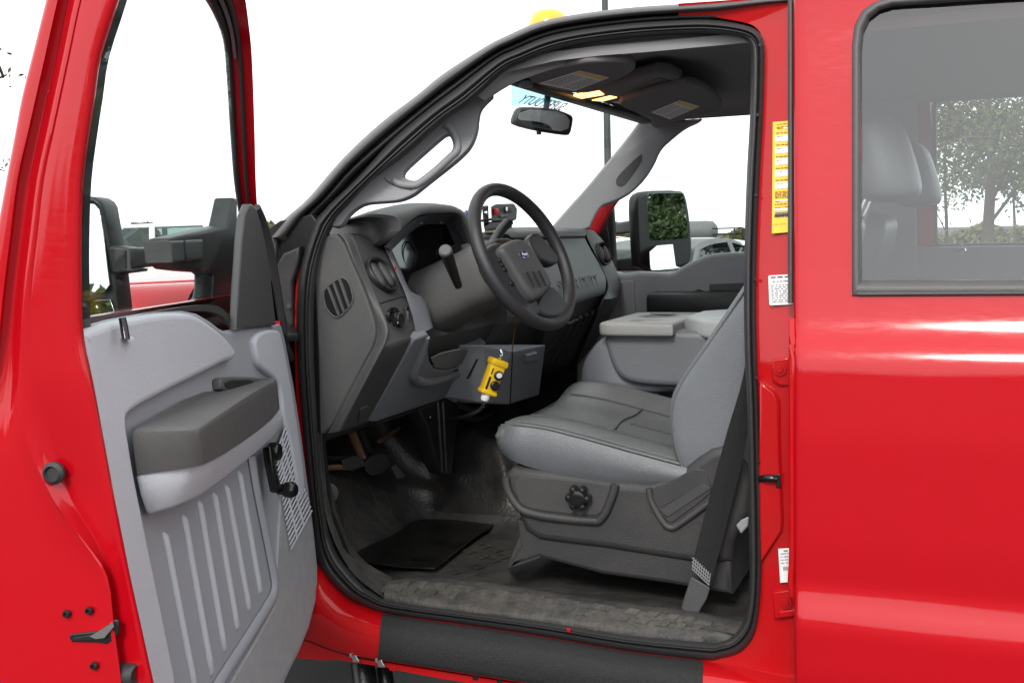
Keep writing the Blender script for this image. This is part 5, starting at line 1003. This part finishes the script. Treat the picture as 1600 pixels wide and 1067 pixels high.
# side panel of the cushion, lighter
pr_side = []
for X in np.linspace(-.636, -.13, 12):
    z1 = zt_(X)
    pr_side.append((X, z1))
def cside(name, dz0, dz1, m):
    rows = []
    for t in (0, .2, .5, .8, 1):
        r = []
        for X, z1 in pr_side:
            zb = zb_(X); z = (z1-.001)*(1-t)+(zb-.004)*t; b = math.sin(math.pi*(.15+.7*t))
            nose = max(0, (-.600-X)/.036); r.append(V(X-.004*b, .174-.020*b+.026*nose**2, z))
        f0 = r[0]; r = [V(-.636, .68, f0[2]+.012), V(-.642, .52, f0[2]-.004), V(-.644, .38, f0[2]-.006), V(-.644, .28, f0[2]), V(-.642, .225, f0[2])]+r
        rows.append(r)
    return mk(name, g_sheet(rows, 3, 3), m, S_, 80)
cside('cushion_side', 0, 0, LEATHC)
mk('cushion_piping', [g_tube([V(X, .177+.024*max(0, (-.60-X)/.036)**2, zt_(X)+.000) for X in np.linspace(-.634, -.14, 12)], .0032, 6), g_tube([V(X, .192+.024*max(0, (-.60-X)/.036)**2, zt_(X)+.0045) for X in np.linspace(-.625, -.14, 12)], .0020, 6)], LEATH, S_, 80)
def zsurf(X, Y): 
    pr = cush(0, X); pr = pr[4:18]; return float(np.interp(Y, [p[0] for p in pr], [p[1] for p in pr]))
def seam(pts, r=.0022, m=None): 
    q = crspline([V(x, y, 0) for x, y in pts], 6); return g_tube([V(p[0], p[1], zsurf(p[0], p[1])+.0012) for p in q], r, 5, 1)
mk('stitched_seam', [seam([(-.60, .31), (-.5, .315), (-.3, .32), (-.14, .32)]), seam([(-.60, .585), (-.5, .58), (-.3, .575), (-.14, .575)]), seam([(-.40, .32), (-.415, .45), (-.40, .578)]), seam([(-.395, .45), (-.27, .452), (-.14, .452)])], DKPL, CU, 80)
mk('torn_seam', g_hull([V(-.315+.07*a, .158+.002*b, .0+c) for a, b, c in [(0, 0, zt_(-.3)-.035), (1, 0, zt_(-.25)-.028), (.5, -3, zt_(-.27)-.028), (.3, 0, zt_(-.28)-.037), (.8, .5, zt_(-.25)-.031), (.5, 4, zt_(-.27)-.03)]]), SKIN_TAN, CU, 0)
# backrest
FX = [(1.02, -.185), (1.06, -.205), (1.12, -.222), (1.187, -.226), (1.25, -.205), (1.33, -.150), (1.39, -.108), (1.454, -.067), (1.55, -.002), (1.62, .045), (1.66, .075)]
fxz = lambda z: float(np.interp(z, [a for a, _ in FX], [b for _, b in FX]))
lo = []
for z, s, th_ in [(1.02, .9, .16), (1.04, .97, .19), (1.10, 1, .23), (1.187, 1, .235), (1.25, 1, .225), (1.33, 1, .20), (1.42, .99, .175), (1.5, .96, .16), (1.55, .92, .14), (1.585, .86, .12), (1.61, .75, .08), (1.62, .55, .03)]:
    x0 = fxz(z); yc = .452; h = .285*s
    sec = [(x0+.035, -.6), (x0+.006, -.82), (x0, -.93), (x0+.012, -.99), (x0+.05, -1.0), (x0+th_*.6, -.99), (x0+th_*.92, -.93), (x0+th_, -.8), (x0+th_+.015, 0), (x0+th_, .8), (x0+th_*.92, .93), (x0+th_*.6, .99), (x0+.05, 1), (x0+.012, .99), (x0, .93), (x0+.006, .82), (x0+.035, .6), (x0+.045, 0)]
    lo.append([V(x, yc+q*h, z) for x, q in sec])
BK = mk('seat_backrest', g_loft(lo, True, 3, 3), LEATHS, S_, 80, label='blue grey driver seat backrest')
mk('backrest_piping', g_tube([V(fxz(z)+.012, .452-.285*.985, z) for z in (1.04, 1.08, 1.12, 1.187, 1.25, 1.33, 1.42, 1.5)], .0028, 6), LEATH, BK, 80)
hr_ = []
for z, s in [(1.63, .5), (1.64, .85), (1.67, 1), (1.73, 1), (1.785, .92), (1.81, .7), (1.82, .35)]:
    x0 = .115-(z-1.69)*.25; hr_.append([V(x0+.08+.078*s*math.cos(q)*(1 if math.cos(q) > 0 else .8), .452+.15*s**.5*np.sign(math.sin(q))*abs(math.sin(q))**.6, z) for q in np.linspace(0, 2*math.pi, 20, endpoint=False)])
mk('headrest', g_loft(hr_, True, 1, 3), LEATHS, S_, 80)
mk('headrest_post', [g_tube([V(.14, .452+s, 1.57), V(.18, .452+s, 1.66)], .006, 8, 1) for s in (-.07, .07)], STEEL, S_)
# the passenger seat beyond (its back shows through the rear side window)
lo2 = [[p+V(.02, .86, 0) for p in l] for l in lo]
PS = mk('passenger_seat', g_loft([[p+V(.12, .86, -.01) for p in l] for l in [[V(x, y, z) for x in (-.60,) for y, z in cush(0, -.6)], [V(-.4, y, z) for y, z in cush(0, -.4)], [V(-.1, y, z) for y, z in cush(0, -.1)]]]), LEATH, T, 60, label='grey passenger seat')
mk('seat_backrest', g_loft(lo2, True, 2, 2), LEATHS, PS, 80)
mk('headrest', g_loft([[p+V(.02, .86, 0) for p in l] for l in hr_], True, 1, 3), LEATHS, PS, 80)
# ---- middle seat with the armrest folded down
cz = 1.345
A0, B0 = H(936, 516, Y=.755), H(946, 503, Y=.79)
def cb(x, y, Y): return H(x, y, Y=Y)
body = [cb(938, 516, .76), cb(946, 552, .765), cb(958, 578, .775), cb(972, 593, .785), cb(1000, 601, .79), cb(1057, 604, .79), cb(1120, 604, .79), cb(1120, 520, .76), cb(1051, 517, .76)]
MS = mk('middle_seat', g_plate([chaikin(body, 2)], NY, .38, .018, 0, 4), LEATHS, T, 45, label='middle seat with its back folded down as an armrest console')
topz = body[0][2]+.002
tq = [(936, 514), (946, 501), (1009, 481), (1140, 480), (1130, 517), (1051, 516)]
TZ = cb(946, 502, .79)[2]
ctop = [H(x, y, Z=TZ) for x, y in [(941, 508), (947, 501), (975, 491), (1009, 481.5), (1022, 480), (1150, 480), (1150, 506), (1054, 510)]]
X0 = ctop[0][0]
pts2 = [(-.575, .765), (-.565, .75), (-.54, .742), (-.36, .742), (-.36, 1.135), (-.54, 1.135), (-.565, 1.125), (-.575, 1.11)]
cups = [[V(-.467+.060*math.cos(q), .995+.060*math.sin(q), TZ) for q in np.linspace(0, 2*math.pi, 28, endpoint=False)], [V(-.462+.044*math.cos(q), .84+.044*math.sin(q), TZ) for q in np.linspace(0, 2*math.pi, 28, endpoint=False)], [V(-.52, 1.065, TZ), V(-.38, 1.065, TZ), V(-.38, 1.105, TZ), V(-.52, 1.105, TZ)]]
CT = mk('console_tray', [g_plate([[V(x, y, TZ) for x, y in pts2]]+cups, V(0, 0, 1), .038, .010, 0, 3)], CONS, MS, 50, label='armrest tray with two cup holders')
for c_, r_ in ((V(-.467, .995, TZ), .066), (V(-.462, .84, TZ), .05)):
    mk('cup_holder', g_lathe(c_-V(0, 0, .06), V(0, 0, 1), [(.0001, 0), (r_-.008, 0), (r_, .05), (r_-.004, .05), (r_-.012, .004), (.0001, .004)], 28), BLACK, CT)
mk('tray_pocket', g_box(V(-.45, 1.085, TZ-.04), (.15, .045, .02), bev=.002), BLACK, CT)
mk('armrest_lid', g_plate([chaikin([V(x, y, TZ+.012) for x, y in [(-.352, .745), (-.02, .745), (-.02, 1.135), (-.352, 1.135)]], 1)], V(0, 0, 1), .055, .014, 0, 4), CONSL, MS, 50)
mk('middle_cushion', g_plate([chaikin([cb(x, y, .80) for x, y in [(908, 612), (904, 594), (906, 572), (916, 552), (931, 533), (948, 524), (1010, 524), (1090, 540), (1090, 620)]], 2)], NY, .36, .03, 0, 4), KNEE, MS, 50)
mk('middle_pedestal', g_box(V(-.38, .92, .87), (.45, .3, .28), bev=.02), BLACK, T)
# ---- seat belt
bl_ = [H(1168, 420, Y=.07), H(1166, 563, Y=.075), H(1135, 680, Y=.09), H(1108, 780, Y=.10), H(1081, 886, Y=.105)]
br__ = [H(1176, 420, Y=.075), H(1176, 563, Y=.085), H(1168, 680, Y=.10), H(1140, 800, Y=.11), H(1110, 914, Y=.112)]
BELT = mk('seat_belt', g_sheet([bl_, [a*.5+b*.5+V(0, -.003, 0) for a, b in zip(bl_, br__)], br__], 5, 3, ext=V(-.001, .002, 0)), WEB, T, 60, label='black seat belt webbing beside the driver seat')
mk('belt_anchor', g_hull([H(x, y, Y=Y_) for Y_ in (.095, .125) for x, y in [(1080, 900), (1110, 918), (1104, 936), (1090, 960), (1082, 962), (1066, 953), (1065, 945), (1075, 920)]]), DKPL, BELT, 30, bev=.005, label='black boot at the lower end of the belt')
mk('belt_stitching', [g_tube([bl_[-1]*(1-t)+br__[-1]*t+V(0, -.0045, .0+dz) for t in np.linspace(.04, .96, 5)], .0012, 4, 1) for dz in (0, .008, .016, .024)]+[g_tube([bl_[-1]*(1-t)+br__[-1]*t+V(.0, -.0048, .001), bl_[-1]*(1-t)+br__[-1]*t+V(.004, -.0048, .026)], .0010, 4, 1) for t in np.linspace(.06, .94, 9)], PILL, BELT, 0)
# ================================================================== yellow pendant control
yo = bx[3]+nl*.0
ax0, ax1 = H(780, 561, X=-.755), H(760, 616, X=-.785)
L_ = np.linalg.norm(ax1-ax0); xd = unit(ax1-ax0)          # down the box
fn_ = unit(CP-ax0)*.85+V(.55, .05, .1); fn_ = unit(fn_-xd*(fn_ @ xd)); sd_ = np.cross(xd, fn_)
PC = thing('pendant_control', 'yellow two button pendant control hanging from the lower dash of the red truck', 'control', ax1)
YR = np.array([sd_, xd, fn_]).T
yc_ = (ax0+ax1)/2
mk('control_body', [g_box(yc_, (.042, L_*.98, .030), YR, .005), g_box(yc_-xd*L_*.40, (.049, L_*.19, .040), YR, .006), g_box(yc_+xd*L_*.43, (.047, L_*.14, .036), YR, .006)], YEL, PC, 40)
mk('control_button', g_lathe(yc_-xd*.008+fn_*.016-sd_*.006, fn_, [(.0125, 0), (.0125, .007), (.009, .009), (.009, .004), (.0001, .004)], 18), BLACK, PC)
mk('control_button', g_lathe(yc_+xd*.020+fn_*.015-sd_*.006, fn_, [(.0125, 0), (.0125, .008), (.010, .010), (.0001, .010)], 18), BLACK, PC)
mk('button_cap', g_lathe(yc_-xd*.010+fn_*.019-sd_*.006, fn_, [(.0001, 0), (.0085, 0), (.008, .005), (.0001, .006)], 16), WHITE, PC)
mk('control_label', [g_box(yc_+xd*.018+fn_*.0155+sd_*.013, (.006, .034, .001), YR, 0), g_box(yc_-xd*.014+fn_*.0155+sd_*.013, (.003, .016, .001), YR, 0)], INK, PC)
mk('cable_gland', g_lathe(yc_+xd*L_*.5, xd, [(.0001, 0), (.012, 0), (.012, .012), (.009, .018), (.0001, .018)], 14), WHITE, PC)
mk('control_cable', g_tube([yc_+xd*(L_*.5+.015), yc_+xd*(L_*.5+.04), yc_+xd*(L_*.5+.07)+V(-.05, .02, .0), V(-1.0, .62, 1.06)], .0055, 8), BLACK, PC)
mk('hook', g_tube([yc_-xd*L_*.5, yc_-xd*(L_*.5+.012)+fn_*.004, yc_-xd*(L_*.5+.022)-fn_*.012], .004, 8), CHROME, PC)
# roof beacon
bc = H(857, 36, Y=.62)
RB = mk('roof_beacon', g_lathe(V(bc[0], .62, 2.045), V(0, 0, 1), [(.0001, 0), (.062, 0), (.062, .03), (.058, .03)], 28), BLACK, T, label='amber beacon on the roof')
zt2 = H(857, 16, Y=.62)[2]
mk('beacon_lens', g_lathe(V(bc[0], .62, 2.07), V(0, 0, 1), [(.055, 0), (.055, (zt2-2.07)*.55), (.047, (zt2-2.07)*.85), (.03, zt2-2.072), (.0001, zt2-2.07)], 28), AMB, RB, 80)
# ================================================================== beyond the truck
def bgp(x, y, D):               # a place D metres away along the ground under this sight line
    d = ray(x, y); h = V(d[0], d[1], 0); h /= np.linalg.norm(h); p = CP+h*D; return V(p[0], p[1], 0)
def loc(o, p, rz=0): return o
def car(name, label, cat, p, rz, paint, kind, group=None):
    """a parked vehicle built round its own Empty; x = forward"""
    t = thing(name, label, cat, p, group); t.rotation_euler = (0, 0, rz)
    def part(nm, g, m, par=None, sm=35, bev=0):
        o = mk(nm, g, m, None, sm, bev); o.parent = par or t; return o
    if kind == 'truck':
        W_ = 1.0
        secs = [(2.9, .75, 1.15), (2.85, .6, 1.28), (1.6, .6, 1.36), (1.0, .6, 1.40), (-1.3, .6, 1.40), (-1.32, .6, 1.40), (-3.2, .6, 1.38)]
        part('body', g_loft([[V(x, s*W_*k, z) for s, k, z in [(-1, .94, z0), (-1, 1, z0+.2), (-1, 1, z1-.2), (-1, .93, z1), (1, .93, z1), (1, 1, z1-.2), (1, 1, z0+.2), (1, .94, z0)]] for x, z0, z1 in secs]), paint)
        def cab(x, z, y): return [V(x, -y, z), V(x, y, z)]
        fr = [[V(1.15, .92, 1.40), V(.35, .78, 1.93), V(-1.15, .78, 1.95), V(-1.35, .90, 1.40)]]
        # pillars and roof, windows left as glass
        part('roof', g_loft([[V(.45, -.74, 1.90), V(.45, .74, 1.90), V(.4, .72, 1.97), V(.4, -.72, 1.97)], [V(-1.2, -.76, 1.92), V(-1.2, .76, 1.92), V(-1.15, .72, 2.0), V(-1.15, -.72, 2.0)]]), paint)
        for s in (-1, 1):
            for a, b, r_ in [((1.2, .93, 1.39), (.42, .76, 1.93), .05), ((-.12, .93, 1.39), (-.12, .77, 1.94), .055), ((-1.28, .92, 1.39), (-1.15, .76, 1.94), .09)]:
                part('pillar', g_tube([V(a[0], a[1]*s, a[2]), V(b[0], b[1]*s, b[2])], (r_, .03), 8, 1, flat=V(1, 0, 0)), paint, None, 60)
            part('window_glass', g_plate([[V(x, y*s, z) for x, y, z in [(1.1, .91, 1.42), (.42, .765, 1.91), (-.08, .765, 1.92), (-.06, .91, 1.42)]]], V(0, s, .25), .02, .002), CGLASS)
            part('window_glass', g_plate([[V(x, y*s, z) for x, y, z in [(-.18, .91, 1.42), (-.18, .765, 1.92), (-1.1, .765, 1.92), (-1.2, .91, 1.42)]]], V(0, s, .25), .02, .002), CGLASS)
            part('side_mirror', [g_box(V(.78, s*1.18, 1.52), (.12, .22, .34), bev=.03), g_box(V(.84, s*1.02, 1.47), (.08, .2, .06), bev=.01)], BLACK)
            part('door_handle', g_box(V(-.02, s*1.005, 1.22), (.2, .03, .04), bev=.01), DKPL)
        part('windshield', g_plate([[V(1.2, -.88, 1.41), V(1.2, .88, 1.41), V(.45, .72, 1.92), V(.45, -.72, 1.92)]], V(.55, 0, .8), .02, .002), CGLASS)
        part('rear_window', g_plate([[V(-1.33, -.84, 1.42), V(-1.33, .84, 1.42), V(-1.2, .72, 1.92), V(-1.2, -.72, 1.92)]], V(-1, 0, .25), .02, .002), CGLASS)
        part('seats', [g_box(V(.0, s*.4, 1.45), (.2, .5, .7), bev=.08) for s in (-1, 1)]+[g_box(V(-1.0, 0, 1.4), (.2, 1.3, .5), bev=.08)], DKPL)
        part('roof_lamps', [g_box(V(.3, y, 2.0), (.1, .06, .04), bev=.01) for y in (-.3, 0, .3)], DKPL)
        part('bumper', g_box(V(2.98, 0, .75), (.2, 1.9, .3), bev=.05), CHROME)
        part('grille', g_box(V(2.9, 0, 1.08), (.08, 1.3, .3), bev=.03), DKPL)
        wx = (1.95, -2.0); wr = .42
    else:
        W_ = .90
        body = [(2.25, .35, .62), (2.2, .28, .70), (1.0, .26, .90), (.7, .26, .94), (-1.5, .26, .98), (-2.1, .3, .95), (-2.25, .4, .75)]
        part('body', g_loft([[V(x, s*W_*k, z) for s, k, z in [(-1, .9, z0), (-1, 1, z0+.2), (-1, 1, z1-.12), (-1, .88, z1), (1, .88, z1), (1, 1, z1-.12), (1, 1, z0+.2), (1, .9, z0)]] for x, z0, z1 in body], True, 1, 3), paint)
        part('roof', g_loft([[V(x, s*y, z) for s, y, z in [(-1, .60, z1), (1, .60, z1), (1, .55, z1+.05), (-1, .55, z1+.05)]] for x, z1 in [(.25, 1.36), (-.3, 1.43), (-.9, 1.41), (-1.25, 1.34)]], True, 1, 3), paint)
        for s in (-1, 1):
            for a, b in [((.95, .80, .92), (.25, .60, 1.38)), ((-.35, .80, .96), (-.35, .60, 1.45)), ((-1.85, .78, .96), (-1.2, .60, 1.37))]:
                part('pillar', g_tube([V(a[0], a[1]*s, a[2]), V(b[0], b[1]*s, b[2])], (.045, .025), 8, 1, flat=V(1, 0, 0)), paint, None, 60)
            part('window_glass', g_plate([[V(x, y*s, z) for x, y, z in [(.88, .79, .94), (.25, .6, 1.36), (-1.15, .6, 1.36), (-1.75, .78, .97)]]], V(0, s, .4), .015, .002), CGLASS)
        part('windshield', g_plate([[V(.98, -.78, .93), V(.98, .78, .93), V(.27, .58, 1.37), V(.27, -.58, 1.37)]], V(.5, 0, .8), .015, .002), CGLASS)
        part('rear_window', g_plate([[V(-1.9, -.75, .97), V(-1.9, .75, .97), V(-1.24, .58, 1.36), V(-1.24, -.58, 1.36)]], V(-.5, 0, .8), .015, .002), CGLASS)
        wx = (1.4, -1.4); wr = .33
    for x in wx:
        for s in (-1, 1):
            wv = part('wheel', g_lathe(V(x, s*W_*.82, wr), V(0, s, 0), [(wr*.6, 0), (wr*.92, 0), (wr, .05), (wr, .16), (wr*.92, .22), (wr*.6, .2)], 24), TYRE)
            part('rim', g_lathe(V(x, s*W_*.82, wr), V(0, s, 0), [(.02, .12), (wr*.3, .13), (wr*.6, .19), (wr*.62, .02), (.02, .02)], 20), STEEL, wv)
    return t
pw_ = bgp(238, 360, 23)
car('parked_pickup', 'white crew cab pickup parked beyond the red hood', 'truck', pw_, rad(212), WPAINT, 'truck')
car('parked_car', 'white car parked far off, behind the grey tank and the mirror', 'car', bgp(1150, 395, 13.5), rad(15), WPAINT, 'car')
car('parked_car', 'dark grey car parked beside the white car, beyond the passenger window', 'car', bgp(1080, 395, 13), rad(80), TANKM, 'car')
car('parked_car', 'white car seen between the arms of the passenger mirror', 'car', bgp(985, 392, 17), rad(60), WPAINT, 'car')
car('parked_car', 'red car low beside the passenger mirror arm', 'car', bgp(972, 400, 26), rad(10), RED, 'car')
# tank on a trailer
tp_ = bgp(1100, 365, 42)
TK = thing('tank_trailer', 'dark grey cylindrical tank on a trailer with rails at its end', 'trailer', tp_); TK.rotation_euler = (0, 0, rad(-8))
def tpart(nm, g, m): o = mk(nm, g, m, None, 50); o.parent = TK; return o
tpart('tank', g_lathe(V(-1.6, 0, 1.50), V(1, 0, 0), [(.0001, -.12), (.25, -.1), (.38, 0), (.41, .2), (.41, 1.7), (.38, 1.95), (.25, 2.07), (.0001, 2.1)], 28), TANKM)
tpart('trailer_frame', [g_box(V(.1, y, 1.0), (4.2, .1, .16)) for y in (-.5, .5)]+[g_box(V(x, 0, 1.04), (.1, 1.0, .1)) for x in (-1.4, -.2, .5, 1.8)]+[g_box(V(x, y, .6), (.12, .12, 1.0)) for x in (-1.2, 1.6) for y in (-.45, .45)], DKSTEEL)
tpart('rail', [g_tube([V(.5, y, z), V(1.35, y, z)], .025, 6, 1) for y in (-.45, .45) for z in (1.38, 1.6)]+[g_tube([V(1.35, y, 1.0), V(1.35, y, 1.61)], .025, 6, 1) for y in (-.45, .45)], DKSTEEL)
for y in (-.55, .55): tpart('wheel', g_lathe(V(-.3, y-.1, .42), V(0, 1, 0), [(.0001, 0), (.38, 0), (.42, .05), (.42, .15), (.38, .2), (.0001, .2)], 20), TYRE)
# light pole
pp = bgp(951, 330, 26)
PO = thing('light_pole', 'tall dark light pole standing beyond the windshield', 'light pole', pp)
mk('pole', g_loft([[V(r*math.cos(q), r*math.sin(q), z)+pp for q in np.linspace(0, 2*math.pi, 16, endpoint=False)] for r, z in ((.095, 0), (.08, 5), (.065, 10))]), POLEM, PO)
mk('pole_base', g_lathe(pp, V(0, 0, 1), [(.0001, 0), (.28, 0), (.28, .5), (.0001, .5)], 20), MATR, PO)
mk('lamp_head', [g_box(pp+V(.5, 0, 10), (.7, .35, .14)), g_tube([pp+V(0, 0, 9.95), pp+V(.3, 0, 9.98)], .04, 6, 1)], POLEM, PO)
# trees
def tree(name, label, p, h, crown_r, crown_c, n, leaf, lm, seed, trunk_r=.2, limbs=9, lean=(0, 0), conifer=False, group=None, dens=.75):
    rnd = random.Random(seed); R = np.random.default_rng(seed)
    t = thing(name, label, 'tree', p, group)
    p = np.asarray(p, float); top = p+V(lean[0], lean[1], h*.9)
    tr = [p+(top-p)*f+V(rnd.uniform(-1, 1), rnd.uniform(-1, 1), 0)*.10*h*.1*min(1, f*3) for f in (0, .2, .4, .6, .8, 1)]
    g = [g_tube(tr, [trunk_r*1.25, trunk_r, trunk_r*.75, trunk_r*.55, trunk_r*.32, .03], 9)]
    cl = []
    for k in range(limbs):
        f = rnd.uniform(.2, .93) if not conifer else .12+.86*k/limbs
        a = tr[0]+(tr[-1]-tr[0])*f; a = crspline(tr, 8)[int(f*39)]
        q = rnd.uniform(0, 2*math.pi); ln = crown_r*(rnd.uniform(.55, 1.1) if not conifer else (1.02-f)*rnd.uniform(.8, 1.15))
        up_ = rnd.uniform(.15, .75) if not conifer else -.12
        e = a+V(math.cos(q)*ln, math.sin(q)*ln, ln*up_); m_ = (a+e)/2+V(0, 0, ln*.1)
        g.append(g_tube([a, m_, e], [trunk_r*.42*(1-f*.5), trunk_r*.22, .015], 6, 4))
        for s in range(4):
            b = a+(e-a)*rnd.uniform(.35, .95); qq = rnd.uniform(0, 6.28); l2 = ln*rnd.uniform(.2, .5)
            e2_ = b+V(math.cos(qq)*l2, math.sin(qq)*l2, l2*rnd.uniform(-.1, .8)); g.append(g_tube([b, (b+e2_)/2+V(0, 0, .05), e2_], [trunk_r*.14, .03, .008], 5, 2)); cl.append((e2_, ln*.28))
        cl.append((e, ln*.32)); cl.append((m_, ln*.25))
    mk('trunk', g, BARK, t, 60)
    C = np.array([c for c, _ in cl]); S = np.array([max(.25, s) for _, s in cl])
    idx = R.integers(0, len(C), n); ctr = C[idx]+R.normal(size=(n, 3))*S[idx][:, None]*np.array([.62, .62, .42])
    u = R.normal(size=(n, 3)); u /= np.linalg.norm(u, axis=1)[:, None]; v = np.cross(u, R.normal(size=(n, 3))); v /= np.linalg.norm(v, axis=1)[:, None]
    s = leaf*R.uniform(.6, 1.4, n)[:, None]
    vs = np.stack([ctr-u*s, ctr+v*s*.45, ctr+u*s, ctr-v*s*.45], 1).reshape(-1, 3)
    me = bpy.data.meshes.new('crown'); me.vertices.add(4*n); me.vertices.foreach_set('co', vs.ravel()); me.loops.add(4*n); me.loops.foreach_set('vertex_index', np.arange(4*n)); me.polygons.add(n); me.polygons.foreach_set('loop_start', np.arange(0, 4*n, 4)); me.update(calc_edges=True)
    me.materials.append(lm); o = bpy.data.objects.new('crown', me); COL.objects.link(o); o.parent = t; o.matrix_parent_inverse = Matrix.Translation(-t.location)
    return t
G_ = 'trees seen through the rear side windows'
tree('broadleaf_tree', 'tall open tree with a bare forked trunk in the middle of the rear window view', bgp(1545, 360, 21), 7.5, 2.6, 0, 10500, .05, LEAF1, 3, .10, 15, group=G_)
tree('broadleaf_tree', 'thin leafy tree left of the bare trunked tree, through the rear window', bgp(1478, 360, 24), 7.6, 2.4, 0, 8500, .05, LEAF2, 14, .035, 12, group=G_)
tree('broadleaf_tree', 'green tree at the right edge of the rear window', bgp(1620, 360, 23), 7.5, 2.6, 0, 10000, .05, LEAF1, 8, .045, 13, group=G_)
tree('broadleaf_tree', 'sparse olive tree far behind the others beyond the rear window', bgp(1585, 360, 33), 7, 2.4, 0, 8000, .055, LEAF2, 21, .04, 9, group=G_)
tree('broadleaf_tree', 'tree at the far left edge whose twigs show beside the open door', bgp(-112, 200, 22), 5.4, 1.35, 0, 420, .05, LEAF2, 5, .2, 7)
# evergreen mirrored in the passenger side mirror
d_ = unit(H(1045, 345, Y=2.05)-CP); rf = d_-2*(d_ @ nf)*nf; rf[2] = 0; rf = unit(rf)
pm_ = H(1045, 345, Y=2.05)+rf*21; pm_[2] = 0
tree('evergreen_tree', 'large dark evergreen reflected in the passenger mirror', pm_+np.cross(rf, [0, 0, 1])*.0, 5.6, 2.1, 0, 24000, .07, LEAF3, 6, .2, 26, conifer=True)
# bushes low behind, and the distant tree line
def bush(label, p, w_, h, n, lm, seed):
    R = np.random.default_rng(seed); t = thing('bush', label, 'bush', p); p = np.asarray(p)
    ctr = p+R.normal(size=(n, 3))*np.array([w_*.33, w_*.33, h*.26])+V(0, 0, h*.5); ctr[:, 2] = np.abs(ctr[:, 2])
    u = R.normal(size=(n, 3)); u /= np.linalg.norm(u, axis=1)[:, None]; v = np.cross(u, R.normal(size=(n, 3))); v /= np.linalg.norm(v, axis=1)[:, None]
    s = .04*R.uniform(.6, 1.4, n)[:, None]; vs = np.stack([ctr-u*s, ctr+v*s*.5, ctr+u*s, ctr-v*s*.5], 1).reshape(-1, 3)
    mk('foliage', (list(vs), [tuple(range(4*i, 4*i+4)) for i in range(n)]), lm, t, 0)
    mk('stem', [g_tube([p, p+V(R.normal()*w_*.2, R.normal()*w_*.2, h*.6)], [.03, .01], 5, 1) for _ in range(5)], BARK, t)
bush('rust tinged bush low at the left of the rear window view', bgp(1490, 360, 16), 1.5, 1.15, 4500, LEAF2, 31)
bush('green bush low at the foot of the bare trunked tree', bgp(1575, 360, 17), 1.6, 1.05, 4500, LEAF1, 32)
def tline(pts, D, h, n, seed):
    R = np.random.default_rng(seed); vs = []
    P_ = []
    for k in range(n):
        x = R.uniform(*pts); p = bgp(x, 370, D*R.uniform(.96, 1.08))
        hh = h*np.interp(x, [450, 1100], [1, .5])*(.72+.28*math.sin(x*.05)*math.sin(x*.017+1)+.06*math.sin(x*.13+2)); z = hh*R.uniform(0, 1)**.7; P_.append(p+V(0, 0, z))
    P_ = np.array(P_); u = R.normal(size=(n, 3)); u /= np.linalg.norm(u, axis=1)[:, None]; v = np.cross(u, R.normal(size=(n, 3))); v /= np.linalg.norm(v, axis=1)[:, None]
    s = .19*R.uniform(.5, 1.4, n)[:, None]; q = np.stack([P_-u*s, P_+v*s*.6, P_+u*s, P_-v*s*.6], 1).reshape(-1, 3)
    o = mk('distant_woods', (list(q), [tuple(range(4*i, 4*i+4)) for i in range(n)]), LEAF2, None, 0); o['kind'] = 'stuff'; o['label'] = 'far line of autumn trees along the horizon'
tline((-150, 1800), 75, 3.0, 70000, 3)
def backwoods(n, seed):       # the trees behind the camera that the paint and the mirrors show
    R = np.random.default_rng(seed); P_ = []
    for k in range(n):
        a = R.uniform(math.radians(185), math.radians(395)); D = 48*R.uniform(.95, 1.15); hh = 6.0*(.62+.38*math.sin(a*9)*math.sin(a*23+1))
        P_.append(V(math.cos(a)*D, math.sin(a)*D, hh*R.uniform(0, 1)**.75))
    P_ = np.array(P_); u = R.normal(size=(n, 3)); u /= np.linalg.norm(u, axis=1)[:, None]; v = np.cross(u, R.normal(size=(n, 3))); v /= np.linalg.norm(v, axis=1)[:, None]
    s = .34*R.uniform(.5, 1.4, n)[:, None]; q = np.stack([P_-u*s, P_+v*s*.6, P_+u*s, P_-v*s*.6], 1).reshape(-1, 3)
    o = mk('woods', (list(q), [tuple(range(4*i, 4*i+4)) for i in range(n)]), LEAF1, None, 0); o['kind'] = 'stuff'; o['label'] = 'wood behind the viewer, mirrored in the red paint'
backwoods(40000, 9)
